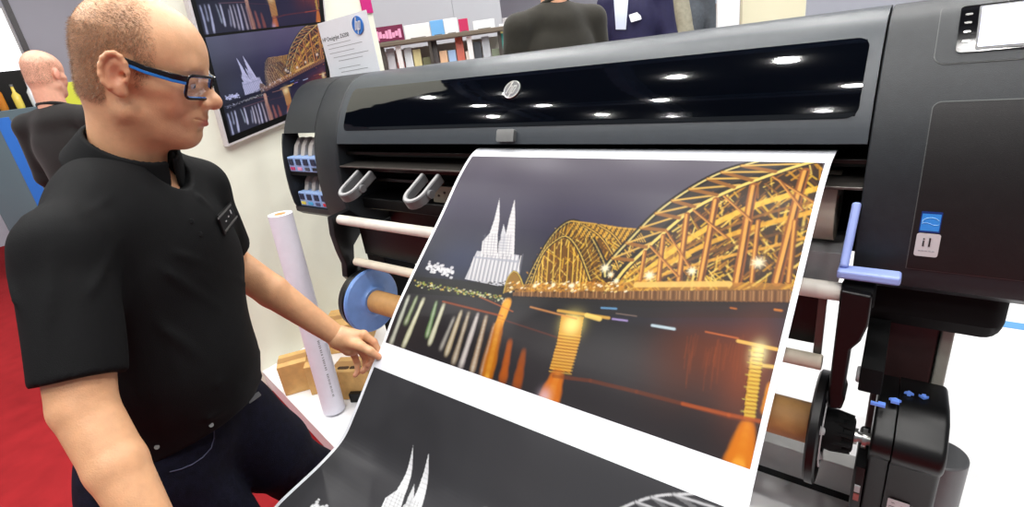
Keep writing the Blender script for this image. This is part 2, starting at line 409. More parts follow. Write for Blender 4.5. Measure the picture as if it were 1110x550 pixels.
# round emblem on the window
def emblem(parent, ctr, ex, ey, rad, m_ring, m_in, m_letter, tilt=0.0, name='emblem'):
    ex = Vector(ex).normalized(); ey = Vector(ey); ey = (ey - ex * ey.dot(ex)).normalized(); ez = ex.cross(ey); ctr = Vector(ctr)
    bm = bmesh.new(); quad_plate(bm, ctr, ex, ey, 2 * rad, 2 * rad, 0.002, rad * 0.999, 9)
    e = part(name, bm, m_in, parent=parent)
    bm = bmesh.new(); tube(bm, [ctr + (ex * math.cos(2 * PI * k / 36) + ey * math.sin(2 * PI * k / 36)) * rad + ez * 0.002 for k in range(36)], rad * 0.07, 6, closed=True)
    part('rim', bm, m_ring, parent=e, smooth=True)
    sl = ey * 0.94 + ex * 0.34                                    # slanted stems
    bm = bmesh.new(); z = ez * 0.003; w_ = rad * 0.075
    def bar(a, b): tube(bm, [ctr + z + ex * a[0] * rad + sl * a[1] * rad, ctr + z + ex * b[0] * rad + sl * b[1] * rad], w_, 6)
    bar((-0.42, -0.5), (-0.42, 0.98)); bar((-0.42, 0.42), (-0.12, 0.42)); bar((-0.12, 0.42), (-0.1, -0.5))
    bar((0.14, 0.42), (0.14, -0.98)); bar((0.14, 0.42), (0.46, 0.42)); bar((0.46, 0.42), (0.46, -0.5)); bar((0.46, -0.5), (0.14, -0.5))
    part('letters', bm, m_letter, parent=e, smooth=True)
    return e
sE = s_of_z(1.388)
emblem(win, surf(-0.905, sE, 0.0025), (1, 0, 0), surf(0, sE - 0.01) - surf(0, sE), 0.026, m_silver, m_mgrey, m_silver)
# latch
bm = bmesh.new(); plate(bm, -0.925, -0.865, s_of_z(1.288), s_of_z(1.257), 0.006, 0.0, 0.014, nx=6)
part('latch', bm, m_silver, parent=lid, smooth=True, bevel=0.003)
# right module
bm = bmesh.new()
poly_r = full + [(1.122, 0.985), (1.15, 0.965), (1.3, 0.955), (1.75, 0.96)]
prism_x(bm, poly_r, XR0, XR1, 0.004, 0.03)
part('side_housing', bm, m_case, smooth=True)
bm = bmesh.new()
prism_x(bm, [(1.17, 0.97), (1.165, 0.9), (1.19, 0.865), (1.25, 0.86), (1.7, 0.9), (1.7, 0.97)], XR0 + 0.015, 0.19, 0.01, 0.03)
part('underside_housing', bm, m_mblack, smooth=True)
bm = bmesh.new(); plate(bm, 0.0275, 0.40, s_of_z(1.318), s_of_z(1.026), 0.012, -0.001, 0.0032, nx=10, corners=(1, 1, 0, 0))
door = part('front_door', bm, m_door, smooth=True)
bm = bmesh.new(); plate(bm, 0.0262, 0.401, s_of_z(1.3195), s_of_z(1.0245), 0.013, -0.001, 0.0022, nx=10, corners=(1, 1, 0, 0))
part('door_highlight', bm, m_edge_highlight, parent=door, smooth=True)
# thin seam between lid and side housing is the gap itself; control panel
bm = bmesh.new(); plate(bm, 0.019, 0.26, s_of_z(1.4665), s_of_z(1.377), 0.018, -0.001, 0.003, nx=10)
panel = part('control_panel', bm, m_case, smooth=True)
bm = bmesh.new(); plate(bm, 0.0178, 0.2612, s_of_z(1.4665) - 0.0012, s_of_z(1.377) + 0.0012, 0.019, -0.001, 0.0022, nx=10)
part('panel_highlight', bm, m_edge_highlight, parent=panel, smooth=True)
s0p, s1p = s_of_z(1.4605), s_of_z(1.391)
bm = bmesh.new(); plate(bm, 0.046, 0.245, s0p, s1p, 0.008, 0.001, 0.0035, nx=10)
bez = part('screen_bezel', bm, mat('piano_black', srgb(6, 6, 9), 0.12), parent=panel, smooth=True)
bm = bmesh.new(); plate(bm, 0.0705, 0.232, s0p + 0.006, s1p - 0.003, 0.003, 0.001, 0.0045, nx=8)
part('screen_frame', bm, m_mgrey, parent=bez, smooth=True)
m_screen = mat('lit_screen', srgb(200, 205, 235), 0.2, emit=srgb(205, 208, 240), estr=0.75)
bm = bmesh.new(); plate(bm, 0.0735, 0.229, s0p + 0.010, s1p - 0.0075, 0.002, 0.001, 0.0052, nx=8)
part('screen', bm, m_screen, parent=bez, smooth=True)
for k in range(4):
    sb = s0p + (s1p - s0p) * (0.24 + 0.185 * k)
    bm = bmesh.new(); plate(bm, 0.0525, 0.0625, sb - 0.0022, sb + 0.0022, 0.002, 0.003, 0.003, nx=3)
    part('button', bm, m_silver, parent=bez, smooth=True)
# stickers on the door
def on_surf_text(parent, name, txt, size, x, s, m, off=0.0035, bold=0):
    o = text_obj(name, txt, size, m, None, surf(x, s, off), (1, 0, 0), surf(0, s - 0.01) - surf(0, s)); return partm(o, parent)
s1_, s2_ = s_of_z(1.137), s_of_z(1.099)
bm = bmesh.new(); plate(bm, 0.036, 0.0655, s1_, s2_, 0.001, 0.002, 0.0008)
st = part('energy_sticker', bm, mat('deep_blue_print', srgb(12, 50, 120), 0.4), parent=door)
bm = bmesh.new(); plate(bm, 0.0375, 0.064, s1_ + 0.004, s2_ - 0.003, 0.001, 0.002, 0.0011)
part('sticker_field', bm, mat('sky_blue_print', srgb(52, 140, 225), 0.4), parent=st)
m_pale = mat('pale_blue_print', srgb(150, 205, 245), 0.4)
bm = bmesh.new()
cx, cs = 0.0508, (s1_ + s2_) / 2 - 0.001
tube(bm, [surf(cx + 0.0115 * math.cos(t), cs - 0.0075 * math.sin(t), 0.0035) for t in [0.1 * PI + PI * 1.0 * k / 12 for k in range(13)]], 0.0006, 5)
tube(bm, [surf(0.0385 + 0.024 * k / 6, cs + 0.004 - 0.002 * math.sin(k), 0.0035) for k in range(7)], 0.0005, 5)
part('sticker_arc', bm, m_pale, parent=st)
s1_, s2_ = s_of_z(1.097), s_of_z(1.053)
bm = bmesh.new(); plate(bm, 0.0345, 0.0685, s1_, s2_, 0.004, 0.002, 0.0008)
st2 = part('small_sticker', bm, m_label, parent=door)
on_surf_text(st2, 'sticker_lettering', 'i1', 0.024, 0.0515, s1_ + 0.017, m_ink)
for k_ in range(5):
    bm = bmesh.new(); plate(bm, 0.0395 + 0.005 * k_, 0.0395 + 0.005 * k_ + 0.0036, s1_ + 0.0322, s1_ + 0.0338, 0.0004, 0.0026, 0.0008); part('fine_print', bm, m_greyink, parent=st2)
# rails in the slot
bm = bmesh.new()
box(bm, (XL1, 1.17, 1.205), (XR0, 1.21, 1.216)); box(bm, (XL1, 1.22, 1.186), (XR0, 1.26, 1.196))
part('slot_rail', bm, m_dmetal, bevel=0.002)
bm = bmesh.new(); box(bm, (XL1, 1.128, 1.166), (XR0, 1.30, 1.172)); part('platen_edge', bm, m_gmetal, bevel=0.0015)
bm = bmesh.new(); box(bm, (XL1, 1.21, 1.13), (-1.06, 1.24, 1.15)); box(bm, (XL1, 1.235, 1.085), (-1.06, 1.26, 1.10)); part('front_rail', bm, m_dmetal, bevel=0.002)
bm = bmesh.new(); box(bm, (-1.30, 1.2, 1.035), (-1.04, 1.21, 1.093)); 
sp = part('sheet_metal_plate', bm, mat('olive_grey_metal', srgb(112, 112, 100), 0.4, metal=0.4, noise=0.08))
for k in range(3):
    bm = bmesh.new(); tube(bm, [(-1.27 + k * 0.03, 1.200, 1.06 + 0.012 * (k % 2)), (-1.27 + k * 0.03, 1.197, 1.06 + 0.012 * (k % 2))], 0.004, 8); part('screw', bm, m_black, parent=sp)
bm = bmesh.new(); box(bm, (XL1, 1.19, 0.985), (-1.06, 1.33, 1.03)); box(bm, (XL1, 1.305, 0.83), (-0.12, 1.33, 0.99)); part('lower_beam', bm, m_black, bevel=0.004)
# paper guides: U-shaped arms hanging from the platen edge
def guide(x0, x1):
    path = []
    A = Vector((x0, 1.135, 1.155)); B = Vector((x0 , 1.055, 1.115)); wd = x1 - x0; dr = (B - A).normalized()
    path.append(A); path.append(A + (B - A) * 0.5); path.append(B)
    for k in range(1, 9): t = PI * k / 8; path.append(B + Vector((wd / 2 * (1 - math.cos(t)), 0, 0)) + dr * (wd / 2 * 1.0 * math.sin(t)))
    path.append(A + Vector((wd, 0, 0)) + (B - A) * 0.5); path.append(A + Vector((wd, 0, 0)))
    nrm = Vector((1, 0, 0)).cross(dr).normalized()
    if nrm.z < 0: nrm = -nrm
    def sweep(w_, h0, h1, m_, name, parent):
        bm = bmesh.new(); rings = []
        for i, p in enumerate(path):
            d = (path[min(i + 1, len(path) - 1)] - path[max(i - 1, 0)]).normalized(); side = d.cross(nrm).normalized()
            rings.append([bm.verts.new(p + side * a * w_ + nrm * b) for a, b in ((-1, h0), (1, h0), (1, h1), (-1, h1))])
        for a, b in zip(rings[:-1], rings[1:]):
            for k in range(4): bm.faces.new((a[k], a[(k + 1) % 4], b[(k + 1) % 4], b[k]))
        bm.faces.new(rings[0]); bm.faces.new(rings[-1][::-1])
        return part(name, bm, m_, parent=parent, bevel=0.0015)
    g = sweep(0.009, -0.03, 0.0, m_mgrey, 'paper_guide', prn)
    sweep(0.0055, 0.0, 0.003, m_lgrey, 'guide_rim', g)
    bm = bmesh.new(); tube(bm, [(x1 + 0.008, 1.075, 1.108), (x1 + 0.02, 1.075, 1.108)], 0.014, 14); part('guide_pivot', bm, m_mgrey, parent=g, smooth=True, bevel=0.002)
for px_ in (389, 458.5):
    a = onY(px_, 184, 1.14); guide(a[0] + 0.0, a[0] + 0.072)
# blue loading lever
bm = bmesh.new()
pts = [(-0.062, 1.12, 1.145), (-0.066, 1.075, 1.06), (-0.067, 1.06, 1.035)]
def strip(bm, pts, hw, hh, side=Vector((1, 0, 0))):
    rings = []
    for i, p in enumerate(pts):
        p = Vector(p); d = (Vector(pts[min(i + 1, len(pts) - 1)]) - Vector(pts[max(i - 1, 0)])).normalized(); n_ = side.cross(d).normalized()
        rings.append([bm.verts.new(p + side * a * hw + n_ * b * hh) for a, b in ((-1, -1), (1, -1), (1, 1), (-1, 1))])
    for a, b in zip(rings[:-1], rings[1:]):
        for k in range(4): bm.faces.new((a[k], a[(k + 1) % 4], b[(k + 1) % 4], b[k]))
    bm.faces.new(rings[0]); bm.faces.new(rings[-1][::-1])
strip(bm, pts, 0.0075, 0.007)
box(bm, (-0.0765, 1.045, 1.016), (0.022, 1.078, 1.034))
part('loading_lever', bm, m_blue, bevel=0.005, seg=3)
# support rollers
RY = 1.07
def roller(z, r, m_, x0=-1.713, x1=-0.066):
    bm = bmesh.new(); tube(bm, [(x0, RY, z), (x1, RY, z)], r, 24); part('support_roller', bm, m_, smooth=True, bevel=0.002)
roller(0.9775, 0.0185, m_roller); roller(0.808, 0.0165, m_beige, -1.66, -0.085)
bm = bmesh.new(); box(bm, (XL1 + 0.05, 1.11, 0.825), (XR0 - 0.045, 1.135, 0.958)); part('cross_plate', bm, m_black, bevel=0.003)
bm = bmesh.new(); box(bm, (-0.105, 1.085, 0.80), (-0.09, 1.10, 0.955)); part('strut', bm, m_gmetal, bevel=0.001)
# bracket arms holding the rollers
def bracket(x0, x1, m_=m_black):
    bm = bmesh.new()
    prism_x(bm, [(1.04, 0.995), (1.12, 1.0), (1.16, 0.96), (1.15, 0.90), (1.10, 0.86), (1.085, 0.80), (1.083, 0.74), (1.05, 0.725), (1.035, 0.75), (1.045, 0.80),
                 (1.035, 0.86), (1.03, 0.93)], x0, x1, 0.003, 0.003)
    return part('bracket_arm', bm, m_, smooth=True)
bracket(XL1 - 0.03, XL1 + 0.005)
bm = bmesh.new()
xz = [(-0.066, 0.998), (-0.016, 0.994), (-0.016, 0.93), (-0.024, 0.895), (-0.038, 0.872), (-0.040, 0.765), (-0.036, 0.752), (-0.040, 0.728), (-0.062, 0.724), (-0.066, 0.76)]
a_ = [bm.verts.new((x, 1.035, z)) for x, z in xz]; b_ = [bm.verts.new((x, 1.10, z)) for x, z in xz]; bm.faces.new(a_); bm.faces.new(b_[::-1])
for k in range(len(xz)): bm.faces.new((a_[k], b_[k], b_[(k + 1) % len(xz)], a_[(k + 1) % len(xz)]))
br = part('bracket_arm', bm, m_black, bevel=0.004)
bm = bmesh.new(); tube(bm, [(-0.0665, RY, 0.979), (-0.012, RY, 0.979)], 0.024, 24); part('bracket_cap', bm, m_mblack, parent=br, smooth=True, bevel=0.004)
bm = bmesh.new(); tube(bm, [(-0.024, RY, 0.80), (0.01, RY, 0.80)], 0.0165, 20); part('roller_cap', bm, m_lgrey, parent=br, smooth=True, bevel=0.003)
bm = bmesh.new(); prism_x(bm, [(1.05, 0.83), (1.09, 0.835), (1.25, 0.9), (1.3, 0.86), (1.25, 0.79), (1.1, 0.765), (1.05, 0.775)], -0.018, 0.02, 0.003, 0.003)
part('roller_support', bm, m_mblack, smooth=True)
# stand: leg columns, foot beam and feet
bm = bmesh.new(); box(bm, (0.004, 1.24, BASE + 0.03), (0.104, 1.40, 0.93)); part('leg', bm, m_maroon, bevel=0.004)
bm = bmesh.new(); box(bm, (0.107, 1.235, BASE + 0.03), (0.128, 1.40, 0.93)); part('leg_trim', bm, mat('grey_green_metal', srgb(150, 152, 142), 0.45, noise=0.05), bevel=0.003)
bm = bmesh.new(); box(bm, (-1.86, 1.26, BASE + 0.03), (-1.74, 1.42, 0.95)); part('leg', bm, m_mblack, bevel=0.004)
bm = bmesh.new(); box(bm, (-1.86, 1.402, 0.16), (0.12, 1.46, 0.262)); part('cross_beam', bm, mat('pale_grey_metal', srgb(176, 176, 174), 0.5, noise=0.03), bevel=0.003)
bm = bmesh.new(); box(bm, (-1.86, 1.406, BASE + 0.001), (0.12, 1.45, 0.158)); part('beam_shadow', bm, m_black)  # black strip painted in for the shadow beneath the beam
for x in (-1.8, 0.055):
    bm = bmesh.new(); box(bm, (x - 0.04, 1.12, BASE + 0.045), (x + 0.04, 1.75, BASE + 0.1)); f = part('foot', bm, m_black, bevel=0.01)
    for y in (1.15, 1.72):
        bm = bmesh.new(); tube(bm, [(x - 0.02, y, BASE + 0.024), (x + 0.02, y, BASE + 0.024)], 0.023, 16); part('caster', bm, m_mblack, parent=f, smooth=True)
# media roll loaded at the rear
bm = bmesh.new(); lathe_x(bm, [(-1.02, 0.025), (-1.02, 0.075), (-0.100, 0.075), (-0.100, 0.025)], 1.235, 1.10, 40)
part('loaded_roll', bm, m_beige, smooth=True)
bm = bmesh.new(); prism_x(bm, [(1.165, 1.018), (1.2, 1.022), (1.3, 1.018), (1.3, 0.95), (1.17, 0.95)], -1.0, -0.08, 0.002, 0.002); part('roll_cradle', bm, m_lgrey, smooth=True)
# take-up reel
TY, TZ = 1.07, 0.645
bm = bmesh.new(); lathe_x(bm, [(-1.60, 0.045), (-0.07, 0.045), (-0.07, 0.0), (-1.60, 0.0)], TY, TZ, 32); part('takeup_core', bm, m_core, smooth=True)
bm = bmesh.new(); lathe_x(bm, [(-1.632, 0.0), (-1.632, 0.122), (-1.626, 0.128), (-1.618, 0.128), (-1.612, 0.122), (-1.606, 0.07), (-1.600, 0.058), (-1.594, 0.054), (-1.594, 0.0)], TY, TZ, 56)
part('takeup_flange', bm, m_disc, smooth=True)
bm = bmesh.new(); lathe_x(bm, [(-1.69, 0.0), (-1.69, 0.09), (-1.675, 0.118), (-1.640, 0.126), (-1.633, 0.12), (-1.633, 0.0)], TY, TZ + 0.0, 48)
tube(bm, [(-1.665, TY, TZ), (-1.70, 1.12, 0.78)], [0.05, 0.03], 14)
part('idler_housing', bm, m_black, smooth=True)
fl = thing  # (kept as plain parts below)
bm = bmesh.new()
lathe_x(bm, [(-0.066, 0.112), (-0.070, 0.118), (-0.066, 0.124), (-0.052, 0.124), (-0.048, 0.118), (-0.052, 0.108), (-0.066, 0.112)], TY, TZ, 64)     # rim
lathe_x(bm, [(-0.066, 0.0), (-0.066, 0.05), (-0.060, 0.055), (-0.050, 0.05), (-0.046, 0.036), (-0.046, 0.0)], TY, TZ, 40)
for k in range(10):
    t = 2 * PI * k / 10 + 0.2; c, s = math.cos(t), math.sin(t)
    tube(bm, [(-0.058, TY + 0.045 * c, TZ + 0.045 * s), (-0.058, TY + 0.115 * c, TZ + 0.115 * s)], [0.008, 0.0065], 8)
lathe_x(bm, [(-0.066, 0.05), (-0.066, 0.114), (-0.061, 0.114), (-0.061, 0.05)], TY, TZ, 64)
wheel = part('takeup_wheel', bm, m_black, smooth=True)
bm = bmesh.new(); lathe_x(bm, [(-0.047, 0.083), (-0.0445, 0.0845), (-0.047, 0.086)], TY, TZ, 64); part('wheel_ring', bm, m_lgrey, parent=wheel, smooth=True)
bm = bmesh.new()
lathe_x(bm, [(-0.05, 0.0), (-0.05, 0.044), (-0.03, 0.046), (-0.012, 0.040), (-0.010, 0.036), (0.006, 0.036), (0.008, 0.03), (0.008, 0.0)], TY, TZ, 40)
for k in range(12):
    t = 2 * PI * k / 12; c, s = math.cos(t), math.sin(t); tube(bm, [(-0.03, TY + 0.041 * c, TZ + 0.041 * s), (0.004, TY + 0.036 * c, TZ + 0.036 * s)], 0.0055, 6)
part('wheel_hub', bm, m_mblack, parent=wheel, smooth=True)
for t in (0.9, 2.6, 4.4):
    c, s = math.cos(t), math.sin(t)
    bm = bmesh.new(); tube(bm, [(-0.058, TY + 0.07 * c, TZ + 0.07 * s), (-0.044, TY + 0.064 * c, TZ + 0.064 * s)], [0.011, 0.008], 12); part('hub_clip', bm, m_lgrey, parent=wheel, smooth=True)
bm = bmesh.new(); lathe_x(bm, [(0.008, 0.0), (0.008, 0.017), (0.014, 0.017), (0.014, 0.011), (0.022, 0.011), (0.022, 0.021), (0.03, 0.021), (0.03, 0.013), (0.036, 0.013), (0.036, 0.0)], TY, TZ, 24)
part('drive_shaft', bm, m_silver, parent=wheel, smooth=True)
wheel.location.x = -0.02
# take-up motor unit
bulge = lambda r, c: [(c[0] + r * math.cos(t), c[1] + r * math.sin(t)) for t in [math.radians(a) for a in range(115, 246, 10)]]
prof_m = [(1.19, 0.738), (1.10, 0.750), (1.055, 0.745), (1.035, 0.728)] + bulge(0.044, (1.043, 0.680)) + [(1.03, 0.63), (1.028, 0.42), (1.19, 0.42)]
bm = bmesh.new(); prism_x(bm, prof_m, 0.052, 0.132, 0.001, 0.010); mu = part('takeup_motor', bm, m_black, smooth=True)
prof_n = [(1.19, 0.735), (1.10, 0.747), (1.058, 0.742), (1.04, 0.726)] + bulge(0.040, (1.043, 0.680)) + [(1.034, 0.63), (1.034, 0.42), (1.19, 0.42)]
bm = bmesh.new(); prism_x(bm, prof_n, 0.016, 0.0505, 0.006, 0.001); part('motor_side', bm, m_black, parent=mu, smooth=True)
bm = bmesh.new(); prism_x(bm, [(1.03, 0.60), (1.03, 0.50), (1.05, 0.42), (1.17, 0.42), (1.17, 0.60)], -0.004, 0.0155, 0.008, 0.0); side = part('switch_housing', bm, m_black, parent=mu, smooth=True)
bm = bmesh.new(); box(bm, (0.002, 1.026, 0.535), (0.012, 1.031, 0.552)); part('switch', bm, m_lgrey, parent=side)
bm = bmesh.new(); box(bm, (0.002, 1.026, 0.512), (0.012, 1.031, 0.528)); part('switch', bm, mat('dull_red_plastic', srgb(150, 80, 75), 0.4), parent=side)
bm = bmesh.new(); tube(bm, [(0.135, 1.13, 0.42), (0.135, 1.13, 0.615)], 0.047, 32); part('motor_cylinder', bm, m_mgrey, parent=mu, smooth=True, bevel=0.004)
# buttons on the sloping top (normal up and forwards)
bn = Vector((0, 0.1, 1.0)).normalized(); bu = Vector((0, 1.0, -0.1)).normalized()
def top_pt(px, py):
    # intersect the view ray with the sloping top plane through (1.055, 0.7725)
    d = Vector(ray(px, py)); o = Vector(CAM); q = Vector((0, 1.10, 0.7505)); t = (q - o).dot(bn) / d.dot(bn); return o + d * t
def poly_button(name, ctr, pts):
    bm = bmesh.new(); a = [bm.verts.new(ctr + Vector((x, 0, 0)) + bu * y + bn * 0.0015) for x, y in pts]; b = [bm.verts.new(v.co + bn * 0.005) for v in a]
    bm.faces.new(a[::-1]); bm.faces.new(b)
    for k in range(len(a)): bm.faces.new((a[k], a[(k + 1) % len(a)], b[(k + 1) % len(a)], b[k]))
    return part(name, bm, mat('cornflower_button', srgb(110, 150, 240), 0.4), parent=mu)
arrow = [(-0.010, 0), (-0.004, 0), (-0.004, -0.007), (0.004, -0.007), (0.004, 0), (0.010, 0), (0, 0.011)]
poly_button('arrow_button', top_pt(985, 429), [(x * 0.8, y * 0.8) for x, y in arrow]); poly_button('arrow_button', top_pt(1001, 432), [(x * 0.8, -y * 0.8) for x, y in arrow])
poly_button('home_button', top_pt(970, 437), [(-0.007, -0.007), (0.007, -0.007), (0.007, 0.003), (0.010, 0.003), (0, 0.010), (-0.010, 0.003), (-0.007, 0.003)])
poly_button('lever_button', top_pt(952, 440), [(-0.013, -0.006), (0.011, -0.006), (0.011, 0.007), (-0.001, 0.007), (-0.001, 0.001), (-0.013, 0.003)])
bm = bmesh.new(); quad_plate(bm, (0.078, 1.0275, 0.505), (1, 0, 0), (0, 0, 1), 0.036, 0.085, 0.0008, 0.002); lb = part('motor_label', bm, m_label, parent=mu)
for dx, dz, ww, hh in ((-0.009, 0.014, 0.012, 0.001), (-0.009, 0.024, 0.012, 0.001), (-0.0145, 0.019, 0.001, 0.011), (-0.0035, 0.019, 0.001, 0.011), (0.004, 0.019, 0.015, 0.001), (0.009, 0.027, 0.009, 0.008), (-0.009, 0.034, 0.006, 0.001), (-0.009, 0.0, 0.014, 0.001), (0.006, -0.008, 0.014, 0.001)):
    bm = bmesh.new(); quad_plate(bm, (0.078 + dx, 1.0267, 0.505 + dz), (1, 0, 0), (0, 0, 1), ww, hh, 0.0004); part('diagram_mark', bm, m_greyink if hh > 0.005 else m_ink, parent=lb)

# ------------------------------------------------------------------ ink cartridges in the left bay
inks = [('magenta', (190, 60, 110)), ('light magenta', (225, 150, 190)), ('grey', (70, 75, 90)), ('dark', (25, 28, 40)),
        ('yellow', (225, 215, 90)), ('cyan', (70, 170, 220)), ('photo black', (60, 70, 110)), ('red', (200, 40, 60))]
def cartridge(x, z, color, pos, row):
    t = thing('ink_cartridge', f'pale blue ink cartridge, {pos} in the {row} row of the printer\'s ink bay', 'ink cartridge', 'ink cartridges in the bay', (x, 1.14, z))
    bm = bmesh.new(); box(bm, (x + 0.001, 1.135, z), (x + 0.0515, 1.24, z + 0.062)); part('cartridge_body', bm, m_blue if False else mat('pale_blue_plastic', srgb(150, 180, 228), 0.4), parent=t, bevel=0.003)
    bm = bmesh.new(); box(bm, (x + 0.012, 1.131, z + 0.030), (x + 0.042, 1.136, z + 0.054)); part('grip_recess', bm, mat('navy_recess', srgb(30, 42, 70), 0.5), parent=t)
    bm = bmesh.new(); box(bm, (x + 0.012, 1.132, z + 0.008), (x + 0.042, 1.1355, z + 0.020)); part('colour_label', bm, mat('label_' + color[0].replace(' ', '_'), srgb(*color[1]), 0.5), parent=t)
    bm = bmesh.new()
    prism_x(bm, [(1.16, z + 0.062), (1.175, z + 0.10), (1.20, z + 0.128), (1.22, z + 0.128), (1.215, z + 0.062)], x + 0.012, x + 0.04, 0.003, 0.003)
    part('latch_tab', bm, mat('warm_grey_tab', srgb(168, 164, 160), 0.5), parent=t, smooth=True)
for r_, (z, x0, row) in enumerate(((1.1365, -2.062, 'upper'), (0.9875, -2.055, 'lower'))):
    for k, pos in enumerate(('leftmost', 'second from left', 'third from left', 'rightmost')):
        cartridge(x0 + 0.053 * k, z, inks[r_ * 4 + k], pos, row)

# ------------------------------------------------------------------ artwork for the prints (a night view painted on a grid)
def blend(c, mask, col):
    c += (np.array(col, np.float32) - c) * mask[..., None]
class Canvas:
    def __init__(s, w_, h_, res, col):
        s.res = res; s.nx = int(w_ / res) + 1; s.ny = int(h_ / res) + 1; s.w = w_; s.h = h_
        s.c = np.zeros((s.ny, s.nx, 3), np.float32) + np.array(col, np.float32)
        s.U, s.V = np.meshgrid(np.arange(s.nx) * res, np.arange(s.ny) * res)
    def seg(s, a, b, w0, col, al=1.0, w1=None, soft=None):
        if w1 is None: w1 = w0
        soft = soft or s.res; pad = max(w0, w1) + 2 * soft
        i0 = max(int((min(a[0], b[0]) - pad) / s.res), 0); i1 = min(int((max(a[0], b[0]) + pad) / s.res) + 2, s.nx)
        j0 = max(int((min(a[1], b[1]) - pad) / s.res), 0); j1 = min(int((max(a[1], b[1]) + pad) / s.res) + 2, s.ny)
        if i0 >= i1 or j0 >= j1: return
        U = s.U[j0:j1, i0:i1]; V = s.V[j0:j1, i0:i1]; dx, dy = b[0] - a[0], b[1] - a[1]; L2 = dx * dx + dy * dy + 1e-12
        t = np.clip(((U - a[0]) * dx + (V - a[1]) * dy) / L2, 0, 1)
        d = np.hypot(U - a[0] - dx * t, V - a[1] - dy * t) - (w0 + (w1 - w0) * t) * 0.5
        blend(s.c[j0:j1, i0:i1], np.clip(0.5 - d / soft, 0, 1) * al, col)
    def pline(s, pts, w_, col, al=1.0):
        for a, b in zip(pts[:-1], pts[1:]): s.seg(a, b, w_, col, al)
    def poly(s, pts, col, al=1.0):
        P = np.array(pts); i0 = max(int(P[:, 0].min() / s.res) - 1, 0); i1 = min(int(P[:, 0].max() / s.res) + 2, s.nx)
        j0 = max(int(P[:, 1].min() / s.res) - 1, 0); j1 = min(int(P[:, 1].max() / s.res) + 2, s.ny)
        U = s.U[j0:j1, i0:i1]; V = s.V[j0:j1, i0:i1]; ins = np.zeros(U.shape, bool)
        for k in range(len(P)):
            x0, y0 = P[k]; x1, y1 = P[(k + 1) % len(P)]
            if y0 == y1: continue
            ins ^= ((V >= min(y0, y1)) & (V < max(y0, y1)) & (U < x0 + (V - y0) * (x1 - x0) / (y1 - y0)))
        blend(s.c[j0:j1, i0:i1], ins * al, col)
        return (slice(j0, j1), slice(i0, i1)), ins
    def glow(s, a, r, col, al=1.0, ry=None):
        ry = ry or r; d = ((s.U - a[0]) / r) ** 2 + ((s.V - a[1]) / ry) ** 2
        blend(s.c, np.exp(-d) * al, col)
    def sample(s, U, V):
        x = np.clip(U / s.res, 0, s.nx - 1.001); y = np.clip(V / s.res, 0, s.ny - 1.001); i = x.astype(int); j = y.astype(int); fx = (x - i)[..., None]; fy = (y - j)[..., None]
        return (s.c[j, i] * (1 - fx) + s.c[j, i + 1] * fx) * (1 - fy) + (s.c[j + 1, i] * (1 - fx) + s.c[j + 1, i + 1] * fx) * fy
# sheet: left edge curve in (Y, Z) from the slot down; the right edge runs parallel
SH = np.array([(1.19, 1.228), (1.165, 1.2345), (1.144, 1.232), (1.113, 1.2155), (1.052, 1.1685), (0.964, 1.087), (0.850, 0.989), (0.753, 0.9015), (0.677, 0.817), (0.640, 0.786),
               (0.555, 0.700), (0.501, 0.653), (0.433, 0.632), (0.347, 0.620), (0.313, 0.614), (0.285, 0.600), (0.272, 0.560), (0.268, 0.50)])
SHX = np.array([-1.020, -1.021, -1.022, -1.025, -1.028, -1.031, -1.034, -1.037, -1.040, -1.040] + [-1.040] * 8)
SC_ = catmull(np.column_stack([SH, SHX]), 8)
SS = np.concatenate([[0], np.cumsum(np.hypot(np.diff(SC_[:, 0]), np.diff(SC_[:, 1])))])
S0 = SS[np.argmin(np.abs(SC_[:, 0] - 1.144) + np.abs(SC_[:, 1] - 1.232))]
SW = 0.914
def sheet_pt(u, v, off=0.0):
    s = np.asarray(v) + S0; y = np.interp(s, SS, SC_[:, 0]); z = np.interp(s, SS, SC_[:, 1]); x = np.interp(s, SS, SC_[:, 2])
    e = 0.004; dy = np.interp(s + e, SS, SC_[:, 0]) - np.interp(s - e, SS, SC_[:, 0]); dz = np.interp(s + e, SS, SC_[:, 1]) - np.interp(s - e, SS, SC_[:, 1])
    L = np.hypot(dy, dz) + 1e-9
    return np.stack([x + u + 0 * s, y + dz / L * off, z - dy / L * off], -1)
_vv = np.linspace(-0.03, 1.12, 600); _sp = sheet_pt(0.0, _vv)
def uv(px, py):                      # a point of the picture on the sheet -> millimetres along the sheet
    d = ray(px, py); x, y, z = _sp.T
    f = (y - CAM[1]) * d[2] - (z - CAM[2]) * d[1]
    k = np.where((f[:-1] * f[1:] <= 0) & (_vv[:-1] > -0.01))[0]
    if len(k) == 0: return (0.0, 0.0)
    k = k[0]; t = f[k] / (f[k] - f[k + 1]); Y = y[k] + (y[k + 1] - y[k]) * t; X = x[k] + (x[k + 1] - x[k]) * t; v = _vv[k] + (_vv[k + 1] - _vv[k]) * t
    return (d[0] * (Y - CAM[1]) / d[1] - X, v)
IU0, IV0, IU1, IV1 = 0.010, 0.027, 0.904, 0.612
IW, IH = IU1 - IU0, IV1 - IV0
def q(px, py): a = uv(px, py); return (a[0] - IU0, a[1] - IV0)
def qs(*p): return [q(*a) for a in p]
rng = np.random.default_rng(3)
G = Canvas(IW, IH, 0.0015, srgb(50, 48, 52))
def ramp(x, xs, cols):
    cols = np.array(cols); return np.stack([np.interp(x, xs, cols[:, k]) for k in range(3)], -1)
G.c[:] = ramp(G.V, [0, 0.10, 0.16, 0.22, 0.30, 0.36, 0.40, 0.46, IH], [srgb(104, 99, 110), srgb(92, 88, 102), srgb(72, 68, 88), srgb(56, 53, 74), srgb(54, 54, 66), srgb(40, 44, 58), srgb(34, 33, 38), srgb(52, 49, 52), srgb(56, 53, 56)])
